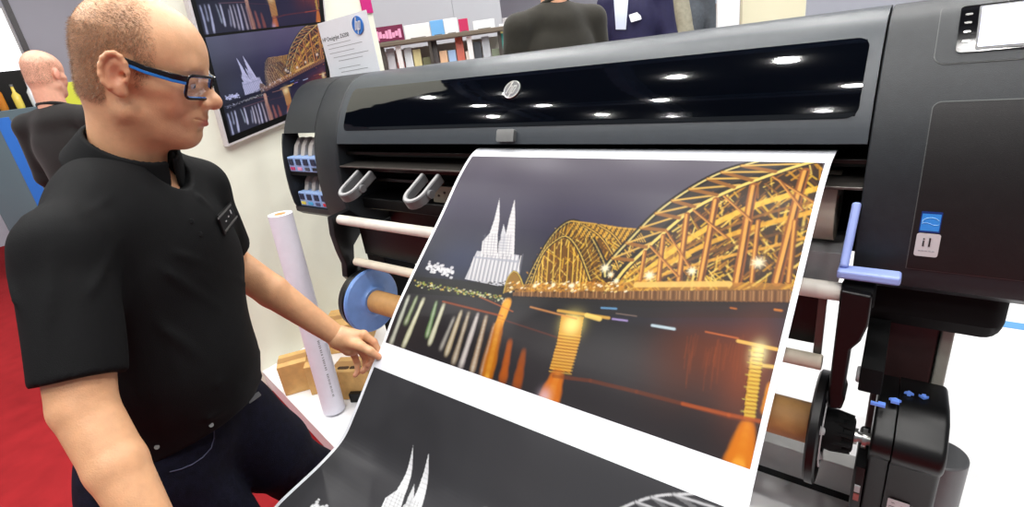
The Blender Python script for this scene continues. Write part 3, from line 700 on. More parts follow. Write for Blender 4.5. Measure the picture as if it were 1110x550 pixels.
def vnoise(shape, cell, seed):
    r = np.random.default_rng(seed); g = r.random((shape[0] // cell + 3, shape[1] // cell + 3)); y = np.arange(shape[0]) / cell; x = np.arange(shape[1]) / cell
    i = y.astype(int); j = x.astype(int); fy = (y - i)[:, None]; fx = (x - j)[None]; fy = fy * fy * (3 - 2 * fy); fx = fx * fx * (3 - 2 * fx)
    a = g[i][:, j]; b = g[i][:, j + 1]; c = g[i + 1][:, j]; d = g[i + 1][:, j + 1]; return (a * (1 - fx) + b * fx) * (1 - fy) + (c * (1 - fx) + d * fx) * fy
G.c *= (0.93 + 0.14 * vnoise(G.c.shape[:2], 60, 1))[..., None]
G.glow(q(500, 280), 0.10, srgb(46, 62, 104), 0.45, 0.06)
# far bank and city
G.poly(qs((448, 300), (500, 304), (560, 312), (700, 300), (857, 318), (856, 330), (700, 334), (560, 326), (440, 318)), srgb(26, 25, 26), 0.9)
for k in range(60):
    t = rng.random(); p = q(463 + 28 * t + rng.normal() * 1.0, 288 + 9 * t + rng.normal() * 2.6); G.seg(p, (p[0] + 0.004, p[1]), rng.uniform(0.003, 0.008), srgb(232, 232, 236), 0.75)
for k in range(180):
    t = rng.random(); p = q(449 + 95 * t, 307 + 17 * t + rng.normal() * 1.8); G.seg(p, (p[0] + rng.uniform(0, 0.006), p[1]), rng.uniform(0.0012, 0.004), [srgb(170, 190, 90), srgb(225, 190, 90), srgb(90, 120, 60), srgb(235, 235, 200)][k % 4], 0.7)
# cathedral with two spires
cw = srgb(222, 220, 222); cd = srgb(120, 120, 132)
G.poly(qs((517, 272), (563, 277), (563, 310), (540, 310), (504, 303)), srgb(196, 196, 202))
G.poly(qs((541.5, 215), (536, 238), (531, 253), (523, 262), (521, 281), (539, 283), (539.5, 254), (541.5, 238)), cw)
G.poly(qs((558, 216), (552, 238), (548.5, 254), (541, 262), (539, 282), (557, 284), (558, 255), (558.5, 238)), cw)
G.poly(qs((546, 243), (543, 255), (542, 272), (548.5, 272), (549, 256)), srgb(205, 205, 210))
for k in range(26):
    x = 508 + 53 * k / 25; G.seg(q(x + 6, 277 + rng.uniform(-2, 3)), q(x, 303 + 7 * k / 25), 0.0022, cd if k % 2 else srgb(248, 246, 244), 0.8)
for k in range(9):
    for bx, by in ((532, 256), (548, 257)):
        y = by + k * 3; G.seg(q(bx - 8 + 0 * k, y), q(bx + 7, y + 1), 0.0014, cd, 0.6)
for bx in (531, 548):
    for dx in (-5, -1, 3, 6): G.seg(q(bx + dx, 254), q(bx + dx - 3, 281), 0.0018, cd, 0.55)
for k in range(9):
    G.seg(q(540.5 - k * 1.0, 222 + k * 4), q(541.5, 222 + k * 4), 0.0012, cd, 0.5); G.seg(q(556.8 - k * 1.0, 224 + k * 4), q(558, 224 + k * 4), 0.0012, cd, 0.5)
G.seg(q(515, 279), q(562, 284), 0.006, srgb(165, 168, 180), 0.8)
for k in range(60):
    p = q(505 + 58 * rng.random(), 305 + 6 * rng.random()); G.seg(p, (p[0] + 0.003, p[1]), 0.003, srgb(20, 20, 22), 0.8)
# bridge
def interp(pts, n):
    P = catmull(np.array(pts, float), 10); d = np.concatenate([[0], np.cumsum(np.hypot(*np.diff(P, axis=0).T))]); t = np.linspace(0, d[-1], n); return [(np.interp(a, d, P[:, 0]), np.interp(a, d, P[:, 1])) for a in t]
A1 = interp([(568, 312), (583, 281), (601, 253), (619, 240), (634, 247), (648, 270), (660, 297)], 40)
A1i = interp([(575, 310), (588, 276), (604, 260), (615.5, 257), (628, 273), (640, 304)], 30)
A1f = interp([(619, 240), (645, 243), (670, 247), (692, 249)], 12)
A2 = interp([(656, 300), (658, 288), (684, 259), (713, 230), (749, 204.5), (785, 186), (826, 174)], 40)
A2i = interp([(668, 303), (680, 288), (713, 257), (749, 227), (785, 208), (822, 193), (866, 178), (893, 172)], 40)
amber = [srgb(232, 188, 62), srgb(206, 148, 40), srgb(150, 96, 26), srgb(96, 60, 22), srgb(246, 214, 110), srgb(60, 40, 20)]
reg1 = qs(*A1[:22], *A1f[1:], (676, 285), (668, 316), (566, 318)); G.poly(reg1, srgb(112, 76, 22))
reg2 = qs(*A2, (893, 178), (862, 316), (655, 318)); G.poly(reg2, srgb(58, 38, 18))
G.poly(qs(*A2, (893, 172), *A2i[::-1]), srgb(58, 52, 50), 0.85)
def strokes(region_fn, n, dirs, wid, cols, al, ln):
    for _ in range(n):
        p = region_fn()
        if p is None: continue
        a = dirs[rng.integers(len(dirs))] + rng.normal() * 0.12; L = rng.uniform(*ln); c = cols[rng.integers(len(cols))]
        G.seg(q(p[0] - math.cos(a) * L, p[1] - math.sin(a) * L), q(p[0] + math.cos(a) * L, p[1] + math.sin(a) * L), rng.uniform(*wid), c, al)
def inA1():
    x = rng.uniform(572, 690); top = np.interp(x, [p[0] for p in A1[:22]] + [p[0] for p in A1f[1:]], [p[1] for p in A1[:22]] + [p[1] for p in A1f[1:]])
    y = rng.uniform(top + 3, 314); return (x, y)
strokes(inA1, 420, [-1.25, -1.0, 0.6, 1.2], (0.0012, 0.0028), amber, 0.75, (3, 7))
def inA2():
    x = rng.uniform(668, 890); top = np.interp(x, [p[0] for p in A2i], [p[1] for p in A2i]); y = rng.uniform(top + 2, 314); return (x, y)
strokes(inA2, 620, [-0.72, -0.5, -0.6, 0.8, -1.45], (0.0015, 0.0042), amber, 0.75, (4, 13))
# sweeping lit bands of the far arch
for off, c, w_ in ((0, srgb(236, 190, 70), 0.012), (13, srgb(150, 98, 30), 0.006), (24, srgb(226, 172, 56), 0.010), (38, srgb(110, 72, 28), 0.006), (50, srgb(222, 165, 60), 0.006)):
    G.pline(qs(*interp([(690, 302 + off * .1), (735, 268 + off * .5), (780, 240 + off * .8), (830, 219 + off), (889, 204 + off)], 20)), w_, c, 0.75)
dk = srgb(44, 38, 34)
for i in range(1, len(A1i) - 2):           # hangers of the first arch
    x, y = A1i[i]; G.seg(q(x, y), q(x - 3, 314), 0.0022, srgb(238, 196, 84) if i % 2 else srgb(120, 80, 28), 0.9)
G.pline(qs(*A1), 0.012, dk); G.pline(qs(*A1), 0.0025, srgb(196, 170, 96)); G.pline(qs(*A1i), 0.009, dk); G.pline(qs(*A1i), 0.0022, srgb(230, 196, 100))
for i in range(0, 30):
    a = A1[int(i * 39 / 30)]; b = A1i[min(i, 29)]; G.seg(q(*a), q(*b), 0.0022, dk, 0.8); c = A1[min(39, int(i * 39 / 30) + 1)]; G.seg(q(*b), q(*c), 0.0014, srgb(210, 170, 70), 0.8)
G.pline(qs(*A1f), 0.003, srgb(206, 164, 70))
for k in range(26):
    t = k / 25; a = (622 + 70 * t, 242 + 7 * t); G.seg(q(*a), q(a[0] - 9, a[1] + 14), 0.0028, dk if k % 2 else srgb(216, 166, 60), 0.9); G.seg(q(*a), q(a[0] + 8, a[1] + 14), 0.0018, srgb(226, 180, 80), 0.8)
for arc in ([(632, 244), (650, 256), (664, 276), (674, 300)], [(648, 244), (664, 254), (678, 272), (690, 290)]):
    G.pline(qs(*interp(arc, 12)), 0.006, dk); G.pline(qs(*interp(arc, 12)), 0.002, srgb(226, 180, 80))
sm = interp([(546, 318), (550, 303), (557, 294), (563, 299), (568, 312)], 12); G.poly(qs(*sm), srgb(150, 112, 40)); G.pline(qs(*sm), 0.004, dk); G.pline(qs(*sm), 0.0018, srgb(230, 200, 90))
G.pline(qs(*A2), 0.015, srgb(34, 30, 28)); G.pline(qs(*A2), 0.004, srgb(214, 196, 128)); G.pline(qs(*A2i), 0.020, srgb(38, 30, 24)); G.pline(qs(*[(x, y + 1.6) for x, y in A2i]), 0.006, srgb(236, 208, 116))
for k in range(9):                          # lattice between the two chords
    t = 0.12 + k * 0.1; i = int(t * 39); j = int(min(1, t + 0.02) * 33); a = A2[min(i, 39)]; b = A2i[min(j, 39)]; c = A2i[min(j + 4, 39)]
    G.seg(q(*a), q(*b), 0.008, srgb(150, 100, 44)); G.seg(q(*a), q(*c), 0.004, srgb(216, 176, 90))
for (x0, y0), (x1, y1), w_ in (((873, 186), (842, 306), .017), ((817, 202), (799, 306), .017), ((776, 217), (758, 312), .014), ((745, 233), (736, 304), .012), ((719, 256), (714, 304), .010), ((699, 273), (694, 304), .008),
                               ((862, 240), (855, 306), .010), ((822, 240), (815, 306), .009), ((838, 192), (886, 222), .005), ((785, 213), (815, 240), .005), ((752, 228), (788, 258), .005), ((705, 267), (735, 300), .005), ((722, 250), (748, 290), .004), ((845, 196), (870, 228), .005)):
    G.seg(q(x0, y0), q(x1, y1), w_, srgb(150, 88, 36)); G.seg(q(x0 - 0.8, y0), q(x1 - 0.8, y1), w_ * 0.35, srgb(226, 166, 78)); G.seg(q(x0 + 2.4, y0), q(x1 + 2.4, y1), w_ * 0.2, srgb(60, 36, 20), 0.8)
# deck, parapet
G.poly(qs((560, 309), (660, 306), (760, 305), (862, 308), (860, 315), (760, 316), (660, 317), (558, 317)), srgb(196, 140, 58), 0.55)
G.seg(q(690, 309), q(790, 308), 0.012, srgb(236, 196, 110), 0.8)
dk_t = qs((556, 317), (660, 316), (760, 315), (858, 314)); dk_b = qs((556, 321), (660, 325), (760, 327), (856, 328))
G.poly(dk_t + dk_b[::-1], srgb(120, 84, 50))
for k in range(90):
    x = 560 + 297 * k / 89.; G.seg(q(x, 316), q(x - .4, 321 + 6 * k / 89.), 0.0016, [srgb(70, 46, 28), srgb(176, 130, 84), srgb(206, 160, 110)][k % 3], 0.8)
for k in range(140):
    p = q(548 + 130 * rng.random(), 306 + 12 * rng.random()); G.seg(p, (p[0] + 0.003, p[1] - 0.002), rng.uniform(0.001, 0.004), [srgb(250, 220, 140), srgb(255, 245, 215), srgb(220, 150, 50), srgb(80, 50, 20)][k % 4], 0.85)
for sx, sy, r in ((656, 291, .012), (662, 298, .008), (704, 299, .012), (750, 294, .010), (822, 285, .014), (668, 305, .007), (548, 328, .010), (620, 238 + 72, .008), (600, 309, .006), (580, 310, .006)):
    c = q(sx, sy); G.glow(c, r * .6, srgb(255, 246, 214), 1.0)
    for a in range(8): G.seg(c, (c[0] + r * math.cos(a * PI / 4 + .3), c[1] + r * math.sin(a * PI / 4 + .3)), 0.0022, srgb(255, 240, 200), 0.9, w1=0.0004)
# water: reflections
G.poly(qs((556, 322), (660, 326), (760, 328), (855, 329), (853, 345), (700, 345), (640, 338), (560, 330)), srgb(40, 37, 38), 0.8)
G.glow(q(775, 385), 0.085, srgb(128, 62, 30), 0.65, 0.06); G.glow(q(735, 400), 0.06, srgb(100, 52, 30), 0.4, 0.07); G.glow(q(812, 400), 0.04, srgb(150, 72, 30), 0.6, 0.09)
for k in range(34):
    x = rng.uniform(735, 812); y = rng.uniform(362, 385); G.seg(q(x, y), q(x - 4, y + rng.uniform(12, 45)), 0.0015, srgb(150, 76, 36), 0.35)
def streak(x0, y0, x1, y1, w0, w1, col, al, n=22, core=None):
    for k in range(n):
        t = k / n; a = (x0 + (x1 - x0) * t, y0 + (y1 - y0) * t); b = (x0 + (x1 - x0) * (k + 1.2) / n, y0 + (y1 - y0) * (k + 1.2) / n); w_ = (w0 + (w1 - w0) * t) * rng.uniform(0.8, 1.15)
        G.seg(q(*a), q(*b), w_, col, al, soft=0.006)
        if core: G.seg(q(*a), q(*b), w_ * 0.4, core, al * 0.9, soft=0.005)
for x0, y0, x1, y1, c, al in ((443, 322, 424, 372, srgb(200, 206, 190), .5), (452, 322, 440, 350, srgb(150, 170, 120), .4), (459, 325, 438, 374, srgb(226, 226, 190), .6), (473, 328, 463, 364, srgb(130, 170, 110), .45), (481, 331, 466, 372, srgb(222, 222, 190), .65),
                              (500, 338, 484, 384, srgb(214, 196, 160), .5), (508, 340, 492, 392, srgb(196, 176, 150), .45), (518, 341, 500, 396, srgb(216, 206, 206), .55), (527, 344, 512, 402, srgb(200, 170, 140), .5), (492, 345, 478, 378, srgb(170, 165, 160), .3), (536, 352, 522, 405, srgb(190, 130, 80), .4)):
    streak(x0, y0, x1, y1, 0.010, 0.016, c, al * 0.75, 14, core=srgb(240, 240, 225))
streak(550, 328, 540, 355, 0.020, 0.020, srgb(236, 166, 50), 0.8, 14, core=srgb(255, 226, 130)); streak(541, 352, 527, 412, 0.026, 0.034, srgb(196, 120, 30), 0.35, 22, core=srgb(250, 196, 84))
streak(553, 370, 545, 412, 0.014, 0.022, srgb(196, 104, 30), 0.25); streak(568, 380, 560, 420, 0.012, 0.026, srgb(176, 92, 28), 0.22)
G.poly(qs((609, 341), (633, 344), (628, 372), (618, 405), (596, 400), (604, 372)), srgb(214, 150, 46), 0.9)
G.glow(q(620, 352), 0.022, srgb(255, 240, 150), 0.95, 0.024)
for k in range(26):
    y = 362 + k * 1.7; xa = 606 - (y - 362) * 0.26; G.seg(q(xa, y), q(xa + 24, y + 3), 0.0014, srgb(110, 70, 24) if k % 2 else srgb(246, 206, 96), 0.8)
streak(604, 408, 592, 442, 0.030, 0.052, srgb(214, 122, 30), 0.35, 16, core=srgb(250, 200, 100)); G.glow(q(590, 430), 0.014, srgb(225, 205, 220), 0.6, 0.016)
G.seg(q(480, 327), q(545, 343), 0.004, srgb(180, 90, 40), 0.7); G.seg(q(520, 322), q(556, 338), 0.003, srgb(200, 110, 50), 0.6)
G.seg(q(575, 333), q(625, 346), 0.0035, srgb(214, 150, 90), 0.8); G.seg(q(605, 337), q(660, 345), 0.006, srgb(240, 190, 90), 0.7); G.seg(q(636, 342), q(650, 346), 0.010, srgb(250, 216, 120), 0.8)
G.seg(q(540, 345), q(610, 368), 0.002, srgb(150, 70, 40), 0.5)
for (a, b, c, d, w_, col) in ((652, 334, 668, 335, .004, srgb(110, 160, 200)), (664, 346, 680, 348, .003, srgb(190, 170, 230)), (707, 353, 731, 357, .005, srgb(205, 225, 235)), (765, 360, 800, 367, .003, srgb(196, 110, 60)), (792, 334, 798, 335, .003, srgb(200, 120, 50)), (840, 336, 847, 337, .004, srgb(210, 130, 50)), (668, 340, 690, 343, .002, srgb(140, 120, 110))):
    G.seg(q(a, b), q(c, d), w_, col, 0.85)
G.seg(q(800, 370), q(842, 379), 0.006, srgb(236, 190, 100), 0.9); G.seg(q(822, 396), q(838, 398), 0.006, srgb(236, 200, 110), 0.8)
G.poly(qs((815, 376), (828, 378), (818, 455), (806, 454)), srgb(226, 176, 60), 0.9)
G.glow(q(822, 384), 0.012, srgb(255, 246, 190), 0.9, 0.02)
for k in range(34):
    y = 380 + k * 2.2; xa = 817 - (y - 380) * 0.13; G.seg(q(xa - 5 * (k % 3 == 0), y), q(xa + 11, y + 1.5), 0.0013, srgb(90, 60, 24) if k % 2 else srgb(222, 214, 100), 0.85)
streak(837, 418, 830, 446, 0.012, 0.012, srgb(214, 140, 50), 0.8)
streak(811, 458, 800, 507, 0.018, 0.050, srgb(222, 132, 32), 0.4, 22, core=srgb(252, 190, 74))
G.pline(qs((600, 408), (640, 413), (690, 425), (740, 438), (790, 452), (825, 458)), 0.007, srgb(130, 66, 36), 0.55); G.pline(qs((740, 438), (790, 450), (825, 457)), 0.006, srgb(190, 96, 44), 0.7)
lum_ = G.c @ np.array([0.3, 0.55, 0.15], np.float32); G.c = np.clip(np.clip(G.c, 0, 1) ** 1.10 * 0.66, 0, 1)
GRAY = Canvas(IW, IH, 0.0015, (0, 0, 0)); lum = G.c @ np.array([0.3, 0.55, 0.15], np.float32)
skyv = ramp(GRAY.V, [0, IH], [srgb(50, 50, 53), srgb(58, 58, 61)])
ex = np.clip((lum - 0.06) * 2.4, 0, 1); skym = ((G.V < 0.36) & (lum < 0.085))
GRAY.c = skyv * np.clip(1 - ex[..., None] * 1.0, 0.2, 1) + (ex ** 0.8)[..., None] * np.array([0.62, 0.63, 0.65], np.float32)
GRAY.c[skym] = skyv[skym]

def grid_mesh(name, fn, W_, H_, nu, nv, m, canvas=None, cu=1.0, cv=1.0, tint=None, su=0.0):
    U, V = np.meshgrid(np.linspace(0, W_, nu), np.linspace(0, H_, nv)); P = fn(U, V).reshape(-1, 3)
    me = bpy.data.meshes.new(name); me.vertices.add(len(P)); me.vertices.foreach_set('co', P.astype(np.float32).ravel())
    i = np.arange((nv - 1) * (nu - 1)); r = i // (nu - 1); c = i % (nu - 1); a = r * nu + c
    F = np.stack([a, a + nu, a + nu + 1, a + 1], 1).astype(np.int32); nf = len(F)
    me.loops.add(nf * 4); me.loops.foreach_set('vertex_index', F.ravel()); me.polygons.add(nf)
    me.polygons.foreach_set('loop_start', np.arange(nf, dtype=np.int32) * 4); me.polygons.foreach_set('loop_total', np.full(nf, 4, np.int32))
    me.polygons.foreach_set('use_smooth', [True] * nf); me.update(calc_edges=True)
    if canvas is not None:
        C_ = canvas.sample(U * cu - su, V * cv).reshape(-1, 3)
        if tint is not None: C_ = tint(U, V, C_)
        at_ = me.color_attributes.new('Col', 'FLOAT_COLOR', 'POINT'); at_.data.foreach_set('color', np.column_stack([C_, np.ones(len(C_))]).astype(np.float32).ravel())
    return link(name, me, m)
# the sheet itself: a thin solid, then the two printed pictures on its face
VE = 1.16
def solid_sheet():
    nu, nv = 6, 170; U = np.linspace(0, SW, nu); V = np.linspace(-0.03, VE, nv); bm = bmesh.new()
    top = [[bm.verts.new(sheet_pt(u, v, 0.0)) for u in U] for v in V]; bot = [[bm.verts.new(sheet_pt(u, v, -0.0012)) for u in U] for v in V]
    for i in range(nv - 1):
        for k in range(nu - 1):
            bm.faces.new((top[i][k], top[i][k + 1], top[i + 1][k + 1], top[i + 1][k])); bm.faces.new((bot[i][k], bot[i + 1][k], bot[i + 1][k + 1], bot[i][k + 1]))
        bm.faces.new((top[i][0], top[i + 1][0], bot[i + 1][0], bot[i][0])); bm.faces.new((top[i][-1], bot[i][-1], bot[i + 1][-1], top[i + 1][-1]))
    for k in range(nu - 1):
        bm.faces.new((top[0][k], bot[0][k], bot[0][k + 1], top[0][k + 1])); bm.faces.new((top[-1][k], top[-1][k + 1], bot[-1][k + 1], bot[-1][k]))
    return bm
sheet = finish('printed_sheet', solid_sheet(), m_paper, smooth=True)
tag(sheet, 'long sheet of white photo paper with two printed night views, coming out of the printer', 'print')
o = grid_mesh('colour_picture', lambda U, V: sheet_pt(U + IU0, V + IV0, 0.0004), IW, IH, 560, 380, m_print, G); o.parent = sheet; o['label'] = 'colour night picture of a twin-spired cathedral and a lit arch bridge'
gh = VE - 0.01 - 0.680
o = grid_mesh('monochrome_picture', lambda U, V: sheet_pt(U + IU0 + 0.0, V + 0.680, 0.0004), IW, gh, 560, 310, m_print, GRAY, su=0.044, cv=1.06); o.parent = sheet; o['label'] = 'black and white copy of the bridge picture'

# ------------------------------------------------------------------ smooth bodies (signed distance fields turned into one surface)
F32 = np.float32
def V3(*a): return np.array(a if len(a) == 3 else a[0], float)
def smin(a, b, k):
    h = np.clip(0.5 + 0.5 * (b - a) / k, 0, 1); return b * (1 - h) + a * h - k * h * (1 - h)
def smax(a, b, k): return -smin(-a, -b, k)
def d_sph(P, c, r): return np.sqrt(((P - np.array(c, F32)) ** 2).sum(-1)) - r
def d_ell(P, c, r, R=None):
    Q = P - np.array(c, F32)
    if R is not None: Q = Q @ np.array(R, F32).T           # rows of R = local axes
    r = np.array(r, F32); k0 = np.sqrt(((Q / r) ** 2).sum(-1)); k1 = np.sqrt(((Q / (r * r)) ** 2).sum(-1)); return k0 * (k0 - 1) / np.maximum(k1, 1e-6)
def d_cap(P, a, b, ra, rb=None):
    rb = ra if rb is None else rb; a = np.array(a, F32); b = np.array(b, F32); d = b - a
    t = np.clip(((P - a) @ d) / (d @ d + 1e-12), 0, 1); return np.sqrt(((P - a - t[..., None] * d) ** 2).sum(-1)) - (ra + (rb - ra) * t)
def surface(fn, lo, hi, h):
    """surface nets: mesh of fn = 0 inside the box lo..hi"""
    lo = np.array(lo, float); n = np.ceil((np.array(hi) - lo) / h).astype(int) + 1
    ax = [lo[k] + np.arange(n[k]) * h for k in range(3)]
    D = np.empty(n, F32)
    st = 24
    YY, ZZ = np.meshgrid(ax[1], ax[2], indexing='ij')
    for i in range(0, n[0], st):
        xs = ax[0][i:i + st]; P = np.empty((len(xs),) + YY.shape + (3,), F32)
        P[..., 0] = xs[:, None, None]; P[..., 1] = YY; P[..., 2] = ZZ; D[i:i + st] = fn(P)
    D[0] = D[-1] = 1; D[:, 0] = D[:, -1] = 1; D[:, :, 0] = D[:, :, -1] = 1
    S = D < 0; nx, ny, nz = n
    acc = np.zeros((nx - 1, ny - 1, nz - 1, 3), F32); cnt = np.zeros((nx - 1, ny - 1, nz - 1), F32)
    for axis in range(3):
        o1, o2 = [k for k in range(3) if k != axis]
        for u in (0, 1):
            for v in (0, 1):
                sl = [slice(0, -1)] * 3; sl2 = [slice(0, -1)] * 3
                for o_, e_ in ((o1, u), (o2, v)):
                    sl[o_] = slice(e_, n[o_] - 1 + e_); sl2[o_] = slice(e_, n[o_] - 1 + e_)
                sl2[axis] = slice(1, None); a = D[tuple(sl)]; b = D[tuple(sl2)]; cr = (a < 0) != (b < 0)
                t = np.where(cr, a / np.where(cr, a - b, 1), 0); off = [0, 0, 0]; off[o1] = u; off[o2] = v
                for k in range(3): acc[..., k] += np.where(cr, t if k == axis else off[k], 0)
                cnt += cr
    act = cnt > 0; idx = -np.ones(act.shape, np.int64); idx[act] = np.arange(act.sum()); ii = np.argwhere(act)
    V = lo + (ii + acc[act] / cnt[act][:, None]) * h
    Fs = []
    for axis in range(3):
        o1, o2 = [(1, 2), (2, 0), (0, 1)][axis]
        a = [slice(1, -1)] * 3; b = [slice(1, -1)] * 3; a[axis] = slice(0, -1); b[axis] = slice(1, None)
        A = S[tuple(a)]; B = S[tuple(b)]; w_ = np.argwhere(A != B)
        base = w_.copy(); base[:, o1] += 1; base[:, o2] += 1
        s_ = A[A != B]
        def gi(du, dv):
            c = base.copy(); c[:, o1] -= du; c[:, o2] -= dv; return idx[c[:, 0], c[:, 1], c[:, 2]]
        qd = np.stack([gi(1, 1), gi(0, 1), gi(0, 0), gi(1, 0)], 1); qd[~s_] = qd[~s_][:, ::-1]; Fs.append(qd)
    return V, np.vstack(Fs)
def mesh_vf(name, parts_, m, colors=None, smooth=True):
    vs, fs, o = [], [], 0
    for V, F in parts_: vs.append(V); fs.append(F + o); o += len(V)
    V = np.vstack(vs); F = np.vstack(fs).astype(np.int32); me = bpy.data.meshes.new(name)
    me.vertices.add(len(V)); me.vertices.foreach_set('co', V.astype(F32).ravel()); me.loops.add(F.size); me.loops.foreach_set('vertex_index', F.ravel())
    me.polygons.add(len(F)); k = F.shape[1]; me.polygons.foreach_set('loop_start', np.arange(len(F), dtype=np.int32) * k); me.polygons.foreach_set('loop_total', np.full(len(F), k, np.int32))
    me.polygons.foreach_set('use_smooth', [smooth] * len(F)); me.update(calc_edges=True); me.validate()
    if colors is not None:
        a = me.color_attributes.new('Col', 'FLOAT_COLOR', 'POINT'); a.data.foreach_set('color', np.column_stack([colors(V), np.ones(len(V))]).astype(F32).ravel())
    return link(name, me, m)
def rot_axes(f, up=(0, 0, 1), pitch=0.0, roll=0.0):
    """rows: left, forward, up of a body facing horizontally along f, pitched down by pitch, rolled"""
    f = np.array([f[0], f[1], 0.0]); f /= np.linalg.norm(f); u = np.array([0, 0, 1.0]); l = np.cross(u, f)
    f2 = f * math.cos(pitch) - u * math.sin(pitch); u2 = np.cross(f2, l)
    l2 = l * math.cos(roll) + u2 * math.sin(roll); u3 = np.cross(l2, -f2) if False else u2 * math.cos(roll) - l * math.sin(roll)
    return np.array([l2, f2, u3])
# head in its own frame: x = left, y = forward, z = up, origin between the ears
HX = (1, -1)
def head_sdf(P, detail=True, neck_to=(0, -0.05, -0.20), nr=0.066):
    dn = d_cap(P, (0, -0.024, -0.04), neck_to, 0.058, nr)
    P = P.copy(); low = np.clip(-0.012 - P[..., 2], 0, 0.15); P[..., 2] -= low * 0.08; P[..., 1] += low * 0.05   # short lower face, chin set back
    d = d_ell(P, (0, -0.006, 0.044), (0.0765, 0.090, 0.083))
    d = smin(d, d_ell(P, (0, 0.032, 0.036), (0.064, 0.064, 0.066)), 0.03)
    d = smin(d, d_ell(P, (0, 0.030, -0.032), (0.056, 0.060, 0.070)), 0.03)
    d = smin(d, d_ell(P, (0, -0.036, -0.015), (0.060, 0.052, 0.062)), 0.03)
    d = smin(d, d_ell(P, (0, 0.040, -0.055), (0.046, 0.050, 0.050)), 0.03)
    for s in HX:
        d = smin(d, d_cap(P, (s * 0.050, 0.002, -0.062), (s * 0.012, 0.063, -0.098), 0.021, 0.018), 0.025)
        d = smin(d, d_ell(P, (s * 0.036, 0.055, -0.035), (0.024, 0.026, 0.028)), 0.015)
        d = smin(d, d_ell(P, (s * 0.050, 0.040, -0.012), (0.018, 0.03, 0.014)), 0.02)
    d = smin(d, d_ell(P, (0, 0.072, -0.099), (0.021, 0.017, 0.018)), 0.02)
    d = smin(d, d_ell(P, (0, 0.035, -0.098), (0.042, 0.045, 0.026)), 0.03)
    d = smin(d, dn, 0.025)
    if not detail: 
        for s in HX: d = smin(d, d_ell(P, (s * 0.080, -0.008, -0.004), (0.010, 0.017, 0.032)), 0.006)
        d = smin(d, d_cap(P, (0, 0.088, 0.01), (0, 0.112, -0.03), 0.009, 0.013), 0.012)
        return d
    d = smin(d, d_cap(P, (-0.034, 0.074, 0.026), (0.034, 0.074, 0.026), 0.013), 0.018)
    for s in HX:
        d = smax(d, -d_ell(P, (s * 0.033, 0.104, 0.004), (0.020, 0.018, 0.014)), 0.014)
        d = smin(d, d_sph(P, (s * 0.031, 0.0745, 0.0068), 0.0150), 0.004)
        d = smin(d, d_cap(P, (s * 0.018, 0.086, -0.006), (s * 0.044, 0.078, -0.005), 0.0028), 0.004)
    d = smin(d, d_cap(P, (0, 0.083, 0.018), (0, 0.105, -0.022), 0.0095, 0.0115), 0.014)
    d = smin(d, d_sph(P, (0, 0.1105, -0.0295), 0.0138), 0.010)
    for s in HX:
        d = smin(d, d_ell(P, (s * 0.0145, 0.0975, -0.034), (0.0085, 0.0125, 0.0095)), 0.007)
        d = smax(d, -d_ell(P, (s * 0.007, 0.106, -0.0435), (0.0035, 0.006, 0.004)), 0.003)
        d = smax(d, -d_cap(P, (s * 0.021, 0.094, -0.034), (s * 0.036, 0.083, -0.062), 0.0004), 0.006)
    d = smin(d, d_ell(P, (0, 0.079, -0.064), (0.030, 0.020, 0.026)), 0.018)
    for s in HX:
        d = smin(d, d_cap(P, (0, 0.0965, -0.0605), (s * 0.027, 0.0850, -0.062), 0.0055, 0.0036), 0.005)
        d = smin(d, d_cap(P, (0, 0.0970, -0.0735), (s * 0.024, 0.0850, -0.069), 0.0070, 0.0042), 0.004)
        d = smax(d, -d_cap(P, (0, 0.1065, -0.0668), (s * 0.032, 0.0880, -0.0610), 0.0018), 0.002)
        d = smin(d, d_ell(P, (s * 0.031, 0.076, -0.060), (0.006, 0.008, 0.012)), 0.010)
    d = smax(d, -d_cap(P, (-0.012, 0.100, -0.085), (0.012, 0.100, -0.085), 0.004), 0.012)
    for s in HX:                                         # ears
        e = d_ell(P, (s * 0.0815, -0.010, -0.003), (0.007, 0.019, 0.031))
        R_ = []
        for k in range(11):
            t = math.radians(-70 + k * 27); R_.append((s * (0.0865 + 0.003 * math.cos(t)), -0.0085 - 0.017 * math.sin(t + 1.6) * 1.0 - 0.001, 0.002 + 0.028 * -math.cos(t + 1.6)))
        e = smax(e, -d_ell(P, (s * 0.092, -0.006, -0.002), (0.010, 0.010, 0.018)), 0.004)
        for a, b in zip(R_[:-1], R_[1:]): e = smin(e, d_cap(P, a, b, 0.0036), 0.003)
        e = smin(e, d_ell(P, (s * 0.080, -0.001, -0.029), (0.006, 0.009, 0.010)), 0.006)
        e = smax(e, -d_sph(P, (s * 0.083, 0.001, -0.002), 0.0055), 0.003)
        d = smin(d, e, 0.005)
    return d
